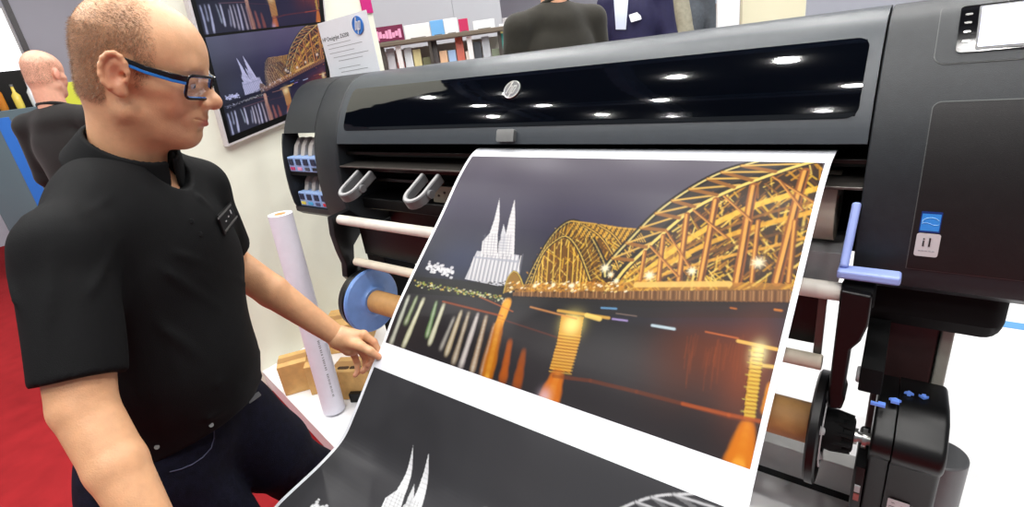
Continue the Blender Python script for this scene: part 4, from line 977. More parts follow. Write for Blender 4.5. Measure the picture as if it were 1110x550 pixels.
def skin_color(P, strength=1.0):
    """natural skin pigment in head coordinates"""
    base = np.array(srgb(220, 170, 130)); red = np.array(srgb(204, 122, 98)); lip = np.array(srgb(184, 98, 86)); stub = np.array(srgb(172, 128, 98))
    C_ = np.tile(base, (len(P), 1))
    def mixm(c, k): C_[:] = C_ + (c - C_) * np.clip(k, 0, 1)[:, None]
    g = lambda c, r: np.exp(-(((P - np.array(c)) / np.array(r)) ** 2).sum(1))
    for s in HX:
        mixm(red, 0.55 * g((s * 0.084, -0.008, -0.002), (0.012, 0.02, 0.034))); mixm(red, 0.40 * g((s * 0.045, 0.06, -0.03), (0.025, 0.03, 0.022)))
        mixm(stub, 0.35 * g((s * 0.045, 0.035, -0.075), (0.03, 0.05, 0.03)))
    mixm(red, 0.5 * g((0, 0.112, -0.03), (0.014, 0.016, 0.014))); mixm(red, 0.30 * g((0, 0.0, -0.16), (0.08, 0.08, 0.06))); mixm(stub, 0.3 * g((0, 0.08, -0.09), (0.03, 0.03, 0.02)))
    lm = g((0, 0.094, -0.067), (0.024, 0.018, 0.0085)); mixm(lip, np.clip(lm * 1.8 - 0.35, 0, 0.9))
    return C_
def place(V, R_, o): return V @ R_ + np.array(o)
def local(P, R_, o): return (P - np.array(o, F32)) @ np.array(R_, F32).T
def strands(V0, N0, n_hint, L, w_, rngl, comb):
    """many short hairs as thin triangles: roots V0, normals N0"""
    k = len(V0); d = N0 * 0.55 + comb + rngl.normal(size=(k, 3)) * 0.28; d /= np.linalg.norm(d, axis=1)[:, None]
    sd = np.cross(d, N0); sd /= np.linalg.norm(sd, axis=1)[:, None] + 1e-9
    L = (L * rngl.uniform(0.6, 1.25, k))[:, None]
    a = V0 - sd * w_; b = V0 + sd * w_; c = V0 + d * L
    V = np.stack([a, b, c], 1).reshape(-1, 3); F = np.arange(3 * k).reshape(-1, 3); return V, F
def mesh_normals(V, F):
    n = np.zeros_like(V); a = V[F[:, 0]]; b = V[F[:, 1]]; c = V[F[:, 2]]; fn = np.cross(b - a, c - a)
    for k in range(F.shape[1]): np.add.at(n, F[:, k], fn)
    return n / (np.linalg.norm(n, axis=1)[:, None] + 1e-12)

# ------------------------------------------------------------------ the man in the black polo shirt
HF = rot_axes((0.61, 0.79), pitch=math.radians(19), roll=math.radians(0))
HO = at(154, 80, 0.87)
HSC = 0.99
Rsh, Relb, Rwr = at(70, 268, .765), at(90, 440, .735), at(186, 612, .72)
Lsh, Lelb, Lwr = at(216, 205, 1.05), at(246, 282, 1.22), at(367, 366, 1.355)
tl = Lsh - Rsh; tl[2] = 0; tl /= np.linalg.norm(tl); tf = np.array([tl[1], -tl[0], 0.0])     # torso left and forward
if tf @ np.array([0.8, 0.6, 0]) < 0: tf = -tf
TB = np.array([tl, tf, [0, 0, 1.0]])
neckb = at(137, 184, 0.92)
pel = np.array([-1.125, 0.205, 0.84])
chest = neckb * 0.68 + pel * 0.32 + tf * 0.012; belly = neckb * 0.32 + pel * 0.68 + tf * 0.03
Lhip, Rhip = pel + tl * 0.105 + tf * 0.01 - np.array([0, 0, 0.01]), pel - tl * 0.085 - np.array([0, 0, 0.02])
Lkn, Rkn = np.array([-1.165, 0.45, 0.50]), np.array([-1.09, 0.25, 0.46])
Lan, Ran = np.array([-1.22, 0.40, 0.09]), np.array([-1.09, 0.08, 0.09])
nb_l = local(np.array([neckb - np.array([0, 0, 0.02])]), HF, HO)[0] / HSC
def man_head(P): return head_sdf(local(P, HF, HO) / HSC, True, tuple(nb_l), 0.056) * HSC
lo_ = HO - 0.155; hi_ = HO + np.array([0.155, 0.155, 0.155]); lo_[2] -= 0.09
headV, headF = surface(man_head, lo_, hi_, 0.0022)
headL = local(headV, HF, HO) / HSC
# arms, hands
def chain(P, pts, rs, k=0.006):
    d = None
    for a, b, ra, rb in zip(pts[:-1], pts[1:], rs[:-1], rs[1:]):
        e = d_cap(P, a, b, ra, rb); d = e if d is None else smin(d, e, k)
    return d
LH = dict(w=at(368, 366, 1.355), p1=at(381, 366, 1.352), p2=at(379, 377, 1.362), ik=at(394, 363, 1.345), mk=at(393, 370, 1.36), rk=at(389, 377, 1.373), lk=at(383, 383, 1.383),
          t0=at(377, 371, 1.345), t1=at(390, 375, 1.322), t2=at(401, 381, 1.322), t3=at(410, 387, 1.330),
          i1=at(405, 371, 1.352), i2=at(410, 380, 1.358), i3=at(411, 386, 1.356), m1=at(403, 380, 1.372), m2=at(403, 391, 1.378), m3=at(399, 396, 1.372),
          r1=at(396, 388, 1.388), r2=at(397, 399, 1.386), r3=at(393, 403, 1.380), l1=at(387, 393, 1.398), l2=at(388, 403, 1.394), l3=at(385, 407, 1.388))
def lhand(P):
    H = LH
    d = d_cap(P, Lwr, H['w'], 0.026, 0.0255); d = smin(d, chain(P, [H['w'], H['p1'], H['ik']], [0.0235, 0.0185, 0.0125]), 0.02)
    d = smin(d, chain(P, [H['w'], H['p1'], H['mk']], [0.0225, 0.0185, 0.0125]), 0.015); d = smin(d, chain(P, [H['w'], H['p2'], H['rk']], [0.0225, 0.018, 0.0115]), 0.015)
    d = smin(d, chain(P, [H['w'], H['p2'], H['lk']], [0.0215, 0.0165, 0.0105]), 0.015)
    for pts, rs in (((H['ik'], H['i1'], H['i2'], H['i3']), (0.0112, 0.0098, 0.0085, 0.0072)), ((H['mk'], H['m1'], H['m2'], H['m3']), (0.0112, 0.0098, 0.0088, 0.0075)),
                    ((H['rk'], H['r1'], H['r2'], H['r3']), (0.0105, 0.0094, 0.0084, 0.0072)), ((H['lk'], H['l1'], H['l2'], H['l3']), (0.0096, 0.0083, 0.0074, 0.0064))):
        d = smin(d, chain(P, pts, rs, 0.003), 0.0045)
    return smin(d, chain(P, (H['t0'], H['t1'], H['t2'], H['t3']), (0.0165, 0.0132, 0.0112, 0.0085), 0.005), 0.009)
def larm(P):
    mid = Lelb * 0.62 + Lwr * 0.38
    d = chain(P, (Lsh, Lelb), (0.050, 0.042)); d = smin(d, chain(P, (Lelb, mid, Lwr), (0.042, 0.040, 0.0265), 0.008), 0.008)
    return d
hd = Rwr - Relb; hd /= np.linalg.norm(hd); hs = np.array([0.6, 0.75, 0.1]); hs -= hd * (hs @ hd); hs /= np.linalg.norm(hs); hn = np.cross(hd, hs)
def rarm(P):
    mid = Relb * 0.62 + Rwr * 0.38 + hn * 0.0
    d = chain(P, (Rsh, Relb), (0.054, 0.0410)); d = smin(d, chain(P, (Relb, mid, Rwr), (0.0400, 0.0385, 0.027), 0.007), 0.006)
    c = Rwr + hd * 0.045; d = smin(d, d_cap(P, Rwr, c, 0.025, 0.024), 0.01)
    for k in range(4):
        o_ = (k - 1.5) * 0.0195; kn = Rwr + hd * 0.092 + hs * o_; a = (0.040, 0.045, 0.042, 0.032)[k]
        d = smin(d, d_cap(P, c + hs * o_ * 0.5, kn, 0.017, 0.0115), 0.012)
        p1 = kn + hd * a + hn * 0.008; p2 = p1 + hd * a * 0.6 + hn * 0.014; d = smin(d, chain(P, (kn, p1, p2), (0.0108, 0.0092, 0.0075), 0.003), 0.004)
    tb = Rwr + hd * 0.025 + hs * 0.022; t1 = tb + hd * 0.035 + hs * 0.024 + hn * 0.012; t2 = t1 + hd * 0.032 + hs * 0.006 + hn * 0.008
    return smin(d, chain(P, (tb, t1, t2), (0.0145, 0.0115, 0.0085), 0.004), 0.008)
def btorso(P):
    d = d_ell(P, chest, (0.155, 0.095, 0.18), TB); d = smin(d, d_ell(P, belly, (0.145, 0.11, 0.17), TB), 0.06)
    d = smin(d, d_ell(P, pel, (0.15, 0.10, 0.11), TB), 0.05)
    d = smin(d, d_cap(P, neckb - [0, 0, .05], Rsh, 0.035, 0.042), 0.03); d = smin(d, d_cap(P, neckb - [0, 0, .05], Lsh, 0.035, 0.042), 0.03); d = smin(d, d_cap(P, neckb + tf * 0.01 - [0, 0, 0.01], neckb + tf * 0.035 - [0, 0, .10], 0.052, 0.06), 0.03)
    for hp, kn, an in ((Lhip, Lkn, Lan), (Rhip, Rkn, Ran)): d = smin(d, chain(P, (hp, kn, an), (0.075, 0.052, 0.035), 0.03), 0.04)
    return smin(smin(d, d_cap(P, Rsh, (Rsh + Relb) / 2, 0.045, 0.038), 0.03), d_cap(P, Lsh, (Lsh + Lelb) / 2, 0.042, 0.036), 0.03)
def bounds(pts, pad): P = np.array(pts); return P.min(0) - pad, P.max(0) + pad
pcs = [(headV, headF)]
pcs.append(surface(lhand, *bounds([v for v in LH.values()] + [Lwr], 0.032), 0.0016))
pcs.append(surface(larm, *bounds([Lsh, Lelb, Lwr], 0.06), 0.004)); pcs.append(surface(rarm, *bounds([Rsh, Relb, Rwr, Rwr + hd * 0.2, Rwr + hd * .1 + hs * .06], 0.065), 0.0036))
pcs.append(surface(btorso, *bounds([neckb + [0, 0, .1], Lan, Ran, Lsh, Rsh, Relb, Lelb, chest + tf * .1, belly + tf * .1, belly - tf * .1], 0.16), 0.009))
def man_col(V):
    L_ = local(V, HF, HO) / HSC; c = skin_color(L_); far = (np.linalg.norm(V - HO, axis=1) > 0.27); c[far] = np.array(srgb(212, 162, 122))
    hr = np.array(srgb(206, 120, 96))
    for kx in ('i3', 'm3', 'r3', 'l3', 't3', 'm1', 'i1', 'r1'):
        k = np.exp(-(np.linalg.norm(V - LH[kx], axis=1) / 0.014) ** 2)[:, None] * 0.45; c = c + (hr - c) * k
    return c
man = mesh_vf('person', pcs, m_skin, man_col)
tag(man, 'man in a black polo shirt and blue-black glasses pinching the edge of the print', 'person')
# hair: close-cropped, balding at the front
rg = np.random.default_rng(11)
Nn = mesh_normals(headV, headF); LL = headL; LN = Nn @ HF.T
def hair_density(L_):
    x, y, z = L_.T
    edge = np.where(z > 0.055, 0.045 - (z - 0.055) * 0.30, 0.045 - np.clip((0.03 - z), 0, 1) * 0.40)   # front limit
    d = np.clip((edge - y) / 0.030, 0, 1)
    top = np.clip((z - 0.085) / 0.03, 0, 1); d *= 1 - 0.55 * top
    low = np.where(y > -0.03, np.where(y > 0.012, -0.022, 0.026), -0.055); d *= np.clip((z - low) / 0.012, 0, 1)
    ear = (np.abs(x) > 0.0755) & (z < 0.034) & (z > -0.045) & (y > -0.032) & (y < 0.014); d[ear] = 0
    nape = (y < -0.03) & (z < -0.055); d[nape] = 0
    return d
dens = hair_density(LL)
cand = np.where(dens > 0)[0]; pick = rg.choice(cand, 46000, p=dens[cand] / dens[cand].sum()); jit = rg.normal(size=(46000, 3)) * 0.0010
roots = LL[pick] + jit - LN[pick] * 0.0006
comb = np.tile(np.array([0, 0.15, -0.55]), (len(roots), 1)); comb[:, 1] += np.where(roots[:, 2] > 0.07, 0.9, -0.1)
hv, hf = strands(roots, LN[pick], None, 0.0062, 0.00026, rg, comb)
m_hair = mat('light_brown_hair', srgb(138, 102, 70), 0.55, noise=0.3, nscale=200)
hair = mesh_vf('hair', [(place(hv * HSC, HF, HO), hf)], m_hair, smooth=False); hair.parent = man
# eyebrows
br_ = []
for s in HX:
    k = 260; t = rg.random(k); p = np.stack([s * (0.014 + 0.030 * t), 0.0905 - 0.014 * t * t + 0 * t, 0.0255 + 0.004 * np.sin(t * 2.6) + rg.normal(size=k) * 0.0016], 1); br_.append(p)
bp_ = np.vstack(br_); bv, bf = strands(bp_, np.tile([0, 1.0, 0.1], (len(bp_), 1)), None, 0.0055, 0.0003, rg, np.stack([np.sign(bp_[:, 0]) * 1.4, 0 * bp_[:, 0] - .3, 0 * bp_[:, 0]], 1))
eb = mesh_vf('eyebrows', [(place(bv * HSC, HF, HO), bf)], m_hair, smooth=False); eb.parent = man
def hp(x, y, z): return Vector(HO + (np.array([x, y, z]) * HSC) @ HF)
# eyes: the open part below the upper lid
m_eye = mat('eye_white', srgb(225, 220, 215), 0.2); m_iris = mat('iris', srgb(70, 95, 110), 0.2)
for s in HX:
    bm = bmesh.new(); bmesh.ops.create_uvsphere(bm, u_segments=20, v_segments=12, radius=0.0118); bmesh.ops.translate(bm, verts=bm.verts[:], vec=hp(s * 0.031, 0.0765, 0.0005)); e = finish('eye', bm, m_eye, smooth=True); e.parent = man
    bm = bmesh.new(); bmesh.ops.create_uvsphere(bm, u_segments=16, v_segments=10, radius=0.0050); bmesh.ops.translate(bm, verts=bm.verts[:], vec=hp(s * 0.031, 0.0838, -0.0026)); i_ = finish('iris', bm, m_iris, smooth=True); i_.parent = e
# glasses
gl_b = mat('glossy_black_frame', srgb(12, 13, 18), 0.2); gl_bl = mat('blue_frame', srgb(40, 120, 205), 0.25)
GY, GZ = 0.1045, -0.004
def lens_outline(s, grow=0.0, dy=0.0):
    pts = []; cx, hw, hh, r = s * 0.033, 0.0265 + grow, 0.0182 + grow, 0.008
    for ax_, az_, a0 in ((hw - r, hh - r, 0), (-hw + r, hh - r, 90), (-hw + r, -hh + r, 180), (hw - r, -hh + r, 270)):
        for k in range(6):
            t = math.radians(a0 + 18 * k); x = cx + ax_ + r * math.cos(t); z = GZ + az_ + r * math.sin(t); pts.append(hp(x, GY - 6.0 * x * x + dy + (z - GZ) * 0.12, z))
    return pts
bm = bmesh.new()
for s in HX: tube(bm, lens_outline(s, 0.001), 0.0023, 8, closed=True)
tube(bm, [hp(-0.0075, GY + 0.001, GZ + 0.004), hp(0, GY + 0.003, GZ + 0.006), hp(0.0075, GY + 0.001, GZ + 0.004)], 0.0022, 8)
gls = finish('glasses', bm, gl_b, smooth=True); gls.parent = man
for s in HX:
    bm = bmesh.new(); tube(bm, lens_outline(s, -0.0004, -0.002), 0.0021, 8, closed=True); r_ = finish('inner_rim', bm, gl_bl, smooth=True); r_.parent = gls
    bm = bmesh.new(); vs = [bm.verts.new(p) for p in lens_outline(s, 0.0, 0.0)]; vs2 = [bm.verts.new(v.co + (Vector(HF[1]) * 0.0012)) for v in vs]; bm.faces.new(vs); bm.faces.new(vs2[::-1])
    for k in range(len(vs)): bm.faces.new((vs[k], vs2[k], vs2[(k + 1) % len(vs)], vs[(k + 1) % len(vs)]))
    gg = bpy.data.materials.get('clear_lens')
    if gg is None:
        gg = bpy.data.materials.new('clear_lens'); gg.use_nodes = True; nt = gg.node_tree; nt.nodes.clear()
        o_ = nt.nodes.new('ShaderNodeOutputMaterial'); mx = nt.nodes.new('ShaderNodeMixShader'); tr = nt.nodes.new('ShaderNodeBsdfTransparent'); gs = nt.nodes.new('ShaderNodeBsdfGlossy'); gs.inputs['Roughness'].default_value = 0.03
        mx.inputs[0].default_value = 0.10; nt.links.new(tr.outputs[0], mx.inputs[1]); nt.links.new(gs.outputs[0], mx.inputs[2]); nt.links.new(mx.outputs[0], o_.inputs[0])
    l_ = finish('lens', bm, gg); l_.parent = gls
    for nm, mm, dz, hh in (('temple', gl_b, 0.003, 0.0042), ('temple_inlay', gl_bl, -0.0030, 0.0028)):
        path = [hp(s * 0.0605, GY - 0.021, GZ + 0.009 + dz), hp(s * 0.072, GY - 0.040, GZ + 0.011 + dz), hp(s * 0.0795, 0.03, 0.012 + dz), hp(s * 0.0815, 0.0, 0.020 + dz), hp(s * 0.083, -0.012, 0.026 + dz * 0.5)]
        if nm == 'temple': path.append(hp(s * 0.080, -0.034, 0.008))
        else: path = path[:4]
        bm = bmesh.new(); rings = []
        for i, p in enumerate(path):
            f = 1.15 if i < 2 else (0.9 if i < 4 else 0.6); up_ = Vector(HF[2]); sd = Vector(HF[0]) * s
            rings.append([bm.verts.new(p + up_ * a * hh * f + sd * b * (0.0016 if nm == 'temple' else 0.0014)) for a, b in ((-1, -1), (1, -1), (1, 1), (-1, 1))])
        for a, b in zip(rings[:-1], rings[1:]):
            for k in range(4): bm.faces.new((a[k], a[(k + 1) % 4], b[(k + 1) % 4], b[k]))
        bm.faces.new(rings[0]); bm.faces.new(rings[-1][::-1]); t_ = finish(nm, bm, mm, bevel=0.0008); t_.parent = gls
# polo shirt
rge = np.random.default_rng(5)
def folds(P, amp):
    q1 = P @ np.array([9.0, 6.0, 22.0], F32) + 1.6 * np.sin(P @ np.array([14.0, -9.0, 5.0], F32)); q2 = P @ np.array([-16.0, 12.0, 13.0], F32) + 1.3 * np.sin(P @ np.array([6.0, 17.0, -8.0], F32))
    return amp * (np.sin(q1) * 0.6 + np.sin(q2 * 1.3) * 0.4)
def creases(P):
    # long soft pulls in the cloth: from the near armpit over the belly, at the sleeve and below the collar
    o_ = 0
    for a, b, w_, h_ in CRS: 
        dist = d_cap(P, a, b, 0.0); o_ = o_ - h_ * np.exp(-(dist / w_) ** 2)
    return o_
RslE = Rsh * 0.16 + Relb * 0.84; LslE = Lsh * 0.22 + Lelb * 0.78
def open_end(d, P, e, dirv): return smax(d, (P - np.array(e, F32)) @ np.array(dirv, F32), 0.004)
dR = (Relb - Rsh) / np.linalg.norm(Relb - Rsh); dL = (Lelb - Lsh) / np.linalg.norm(Lelb - Lsh)
hem_z = 0.905
hem_n = np.array([0.10, -0.0, -1.0]); hem_n /= np.linalg.norm(hem_n)
def bp(l, f, z): return chest * 0 + np.array([pel[0] * (1 - z) + neckb[0] * z, pel[1] * (1 - z) + neckb[1] * z, pel[2] * (1 - z) + neckb[2] * z]) + tl * l + tf * f
CRS = [(bp(-0.13, 0.13, 0.78), bp(0.04, 0.15, 0.40), 0.008, 0.005), (bp(-0.11, 0.14, 0.80), bp(0.09, 0.14, 0.52), 0.007, 0.004), (bp(-0.14, 0.12, 0.62), bp(-0.02, 0.16, 0.24), 0.009, 0.005), (bp(-0.06, 0.16, 0.30), bp(0.12, 0.13, 0.22), 0.008, 0.005),
       (bp(-0.10, 0.15, 0.20), bp(0.10, 0.15, 0.14), 0.008, 0.005), (bp(0.02, 0.12, 0.88), bp(0.10, 0.12, 0.60), 0.007, 0.004), (Rsh + [0.05, -0.02, 0.01], RslE + [0.04, -0.03, 0.06], 0.008, 0.004), (Rsh + [-0.02, -0.055, 0.0], RslE + [0.02, -0.05, 0.09], 0.008, 0.005),
       (Rsh + [0.03, 0.05, -0.01], RslE + [0.045, 0.03, 0.10], 0.007, 0.004), (neckb + [0.03, -0.07, 0.0], Rsh + [0.0, -0.03, 0.055], 0.005, 0.003), (neckb + [0.07, 0.0, -0.02], Rsh + [0.04, 0.03, 0.05], 0.006, 0.003)]
def shirt(P):
    d = d_ell(P, chest + tf * 0.016, (0.172, 0.124, 0.205), TB); d = smin(d, d_ell(P, belly + tf * 0.008, (0.158, 0.135, 0.185), TB), 0.05)
    d = smin(d, d_ell(P, pel + [0, 0, 0.03], (0.168, 0.125, 0.13), TB), 0.05)
    d = smin(d, d_ell(P, neckb - tf * 0.035 - [0, 0, 0.08], (0.13, 0.06, 0.09), TB), 0.05)
    d = smin(d, d_ell(P, neckb - tf * 0.014 - [0, 0, 0.040], (0.094, 0.070, 0.052), TB), 0.04)
    d = smin(d, d_cap(P, neckb + [0, 0, -0.030], Rsh + [0, 0, -0.002], 0.072, 0.058), 0.045); d = smin(d, d_cap(P, neckb + [0, 0, -0.028], Lsh, 0.064, 0.052), 0.045)
    d = smax(d, (P - np.array(pel + [0, 0, 0.045], F32)) @ np.array(hem_n, F32), 0.006)
    a = d_cap(P, Rsh - dR * 0.0, RslE + dR * 0.03, 0.060, 0.056); a = smax(a, (P - np.array(RslE, F32)) @ np.array(dR, F32), 0.004)
    b = d_cap(P, Lsh, LslE + dL * 0.03, 0.053, 0.060); b = smax(b, (P - np.array(LslE, F32)) @ np.array(dL, F32), 0.004)
    d = smin(smin(d, a, 0.022), b, 0.03)
    d = d + folds(P, 0.0028) + creases(P)
    # neck opening
    nb = np.array(neckb, F32); d = smax(d, -d_cap(P, neckb + tf * 0.030 + [0, 0, 0.040], neckb + tf * 0.05 + [0, 0, 0.14], 0.062, 0.085), 0.004)
    d = smax(d, -d_cap(P, neckb + tf * 0.082 - [0, 0, 0.008], neckb + tf * 0.12 + [0, 0, 0.06], 0.040, 0.07), 0.006)
    return d
sV, sF = surface(shirt, *bounds([Rsh, Lsh, neckb + [0, 0, .05], neckb - tf * 0.09, RslE, LslE, pel + tl * .14, pel - tl * .14, belly + tf * 0.13, belly - tf * 0.09, chest + tl * .1], 0.075), 0.0052)
sh = mesh_vf('polo_shirt', [(sV, sF)], m_shirt); sh.parent = man
# collar
cN = np.array(neckb + tf * 0.016 + [0, 0, 0.020]); nC = tf * 0.62 + np.array([0, 0, 0.9]) - tl * 0.02; nC /= np.linalg.norm(nC)
def collar(P):
    Q = P - np.array(cN, F32); h = Q @ np.array(nC, F32); W_ = Q - h[..., None] * np.array(nC, F32); r = np.sqrt((W_ ** 2).sum(-1)); ca = (W_ @ np.array(tf, F32)) / (r + 1e-6); sa = (W_ @ np.array(tl, F32)) / (r + 1e-6)
    ell = r * (1 - 0.05 * ca * ca)
    lowr = -0.024 - 0.026 * np.clip(ca, 0, 1) ** 3
    rr = 0.066 + (0.034 - h) * 0.40; d = np.abs(ell - rr) - 0.0036; d = smax(d, h - 0.032, 0.003); d = smax(d, lowr - h, 0.003)
    gap = (np.abs(sa) - (0.10 + np.clip((0.0 - h) * 5, 0, 1) * 0.5))        # opening at the throat, points spread below
    return np.where(ca > 0, smax(d, -gap * 0.07, 0.003), d)
cv_, cf_ = surface(collar, *bounds([cN], 0.125), 0.0028)
co_ = mesh_vf('collar', [(cv_, cf_)], mat('black_rib_knit', srgb(10, 11, 13), 0.8, spec=0.2, bump=0.4, bscale=900)); co_.parent = sh
# jeans
def legs(P, off, k=0.04):
    d = d_ell(P, pel + [0, 0, 0.01], (0.150 + off, 0.108 + off, 0.125), TB)
    for hp_, kn, an in ((Lhip, Lkn, Lan), (Rhip, Rkn, Ran)): d = smin(d, chain(P, (hp_, kn, an), (0.092 + off, 0.064 + off, 0.044 + off), 0.03), k)
    return d
def jeans(P):
    d = smin(legs(P, 0.010), d_cap(P, Lhip, (Lhip + Lkn) / 2, 0.112, 0.098), 0.02); d = smin(d, d_cap(P, Rhip, (Rhip + Rkn) / 2, 0.104, 0.094), 0.02); d = d + folds(P * 1.5, 0.0022); d = smin(d, d_ell(P, pel + [0, 0, 0.05], (0.158, 0.118, 0.10), TB), 0.03); d = smax(d, P[..., 2] - (pel[2] + 0.115), 0.004); return smax(d, 0.07 - P[..., 2], 0.004)
jV, jF = surface(jeans, *bounds([pel + [0, 0, .12], Lan, Ran, Lkn, Rkn, pel + tl * .1, pel - tl * .1], 0.14), 0.0075)
je = mesh_vf('jeans', [(jV, jF)], m_jeans); je.parent = man
for an, kn in ((Lan, Lkn), (Ran, Rkn)):
    fd = np.array([tf[0] * 0.7 - 0.3, tf[1] * 0.7 + 0.4, 0.0]); fd /= np.linalg.norm(fd)
    def shoe(P, an=an, fd=fd):
        z0 = 0.0; a = np.array([an[0], an[1], 0.045]) - fd * 0.03
        d = chain(P, (a, a + fd * 0.11 - [0, 0, 0.004], a + fd * 0.20 - [0, 0, 0.012]), (0.042, 0.046, 0.034), 0.02); d = smin(d, d_cap(P, a + [0, 0, 0.005], a + [0, 0, 0.055], 0.042, 0.040), 0.02); return smax(d, 0.002 - P[..., 2], 0.004)
    v, f = surface(shoe, *bounds([an * [1, 1, 0] + [0, 0, .05], an * [1, 1, 0] + fd * 0.18 + [0, 0, 0.03]], 0.09), 0.006); so = mesh_vf('shoe', [(v, f)], m_leather); so.parent = man
def hit(px, py, fn, d0=0.6, d1=1.6):
    r = ray(px, py) / FPX; t = d0
    for _ in range(200):
        v = float(fn((CAM + r * t)[None].astype(F32))[0])
        if v < 0.0004: break
        t += max(v * 0.6, 0.0005)
        if t > d1: break
    return CAM + r * t
def stuck_patch(name, corners, fn, m, off, th, parent):
    """a small flat badge lying on the cloth: corners in picture order TL, TR, BR, BL"""
    P = [hit(*c, fn) for c in corners]; c = sum(P) / 4; e1 = (P[1] - P[0]) + (P[2] - P[3]); e2 = (P[0] - P[3]) + (P[1] - P[2]); w_ = np.linalg.norm(e1) / 2; h_ = np.linalg.norm(e2) / 2
    n_ = np.cross(e1, e2); n_ /= np.linalg.norm(n_)
    if n_ @ (CAM - c) < 0: n_ = -n_
    off += max(0.0, max((p - c) @ n_ for p in P))
    bm = bmesh.new(); quad_plate(bm, c + n_ * off, e1, e2, w_, h_, th, 0.001, 2); o = finish(name, bm, m); o.parent = parent
    return o, c + n_ * (off + th), e1, e2, w_, h_, n_
o, c, e1, e2, w_, h_, n_ = stuck_patch('name_badge', ((232, 238), (246.5, 221.5), (254, 236), (241, 252)), shirt, m_black, 0.0015, 0.0022, sh)
e1n = e1 / np.linalg.norm(e1); e2n = e2 / np.linalg.norm(e2)
for s in (1, -1):
    bm = bmesh.new(); quad_plate(bm, c + e2n * s * h_ * 0.46, e1, e2, w_, h_ * 0.09, 0.0008); t_ = finish('silver_edge', bm, m_silver); t_.parent = o
bm = bmesh.new(); quad_plate(bm, c + e1n * w_ * 0.28 + e2n * h_ * 0.12, e1, e2, 0.009, 0.009, 0.0006, 0.0044, 6); t_ = finish('badge_emblem', bm, m_lgrey); t_.parent = o
for a, b in ((-0.20, -0.06), (0.04, 0.02)):
    bm = bmesh.new(); quad_plate(bm, c + e1n * w_ * a + e2n * h_ * b, e1, e2, 0.008, 0.0022, 0.0006); t_ = finish('badge_name', bm, m_lgrey); t_.parent = o
for bx, by in ((207, 240), (217, 254)):
    p = hit(bx, by, shirt); v = (CAM - p); v /= np.linalg.norm(v); bm = bmesh.new(); tube(bm, [p - v * 0.001, p + v * 0.0022], 0.0042, 14); t_ = finish('shirt_button', bm, m_mgrey if by == 0 else m_black, smooth=True, bevel=0.0005); t_.parent = sh
def jeans_or_shirt(P): return np.minimum(shirt(P), jeans(P))
pbk = hit(273.5, 432.5, jeans_or_shirt); vb = (CAM - pbk); vb /= np.linalg.norm(vb); exb = RW @ np.array([17.0, -12.0, 0.0]); exb -= vb * (exb @ vb); eyb = np.cross(vb, exb)
bm = bmesh.new(); quad_plate(bm, pbk + vb * 0.004, exb, eyb, 0.036, 0.011, 0.003, 0.002, 3); o = finish('belt_buckle', bm, m_silver, bevel=0.0006); o.parent = je
for bx, by in ((229, 461), (168, 514), (170, 485)):
    p = hit(bx, by, jeans_or_shirt); v = (CAM - p); v /= np.linalg.norm(v); bm = bmesh.new(); tube(bm, [p - v * 0.001, p + v * 0.0025], 0.0042, 12); t_ = finish('rivet', bm, m_silver, smooth=True); t_.parent = je
m_thread = mat('denim_thread', srgb(74, 78, 104), 0.7)
st_ = [hit(x, y, jeans) for x, y in ((232, 462), (232, 475), (229, 486), (220, 496), (208, 504), (196, 509), (184, 512))]
bm = bmesh.new(); tube(bm, [p + (CAM - p) / np.linalg.norm(CAM - p) * 0.001 for p in st_], 0.0011, 6); t_ = finish('pocket_stitching', bm, m_thread, smooth=True); t_.parent = je

# ------------------------------------------------------------------ poster and other things by the cream wall
TL_, TR_, BR_, BL_ = onX(200, -12, -2.488), onX(345.5, -12, -2.488), onX(357, 110, -2.488), onX(245, 156, -2.488)
def wp(u, v, x):                                        # point of the poster face, u right, v down, at depth x
    a = TL_ * (1 - u) + TR_ * u; b = BL_ * (1 - u) + BR_ * u; p = a * (1 - v) + b * v; return Vector((x, p[1], p[2]))
pst = thing('poster', 'framed poster of two night pictures of the same bridge on the cream wall', 'poster', None, tuple(wp(0.5, 1, -2.49)))
bm = bmesh.new(); f4 = [wp(-0.02, -0.02, -2.462), wp(1.012, -0.02, -2.462), wp(1.012, 1.015, -2.462), wp(-0.012, 1.015, -2.462)]
a_ = [bm.verts.new(p) for p in f4]; b_ = [bm.verts.new((-2.499, p.y, p.z)) for p in f4]; bm.faces.new(a_); bm.faces.new(b_[::-1])
for k in range(4): bm.faces.new((a_[k], b_[k], b_[(k + 1) % 4], a_[(k + 1) % 4]))
part('poster_board', bm, m_label, parent=pst)
bm = bmesh.new(); f4 = [wp(0, 0, -2.4612), wp(1, 0, -2.4612), wp(1, 1, -2.4612), wp(0, 1, -2.4612)]; a_ = [bm.verts.new(p) for p in f4]; b_ = [bm.verts.new((-2.463, p.y, p.z)) for p in f4]
bm.faces.new(a_); bm.faces.new(b_[::-1])
for k in range(4): bm.faces.new((a_[k], b_[k], b_[(k + 1) % 4], a_[(k + 1) % 4]))
part('black_margin', bm, m_black, parent=pst)
vs_ = 0.29
def cool(k):
    def f(U, V, C_):
        c = C_ * np.array([0.95, 0.92, 1.25]) * k + np.array([0.01, 0.01, 0.03]); u = (U.ravel() / 1.0)[:, None]
        wt = np.clip(1 - u * 1.6, 0, 1); g_ = c.mean(1, keepdims=True) * np.array([0.85, 0.95, 1.5]); return np.clip(c * (1 - wt) + g_ * wt, 0, 1)
    return f
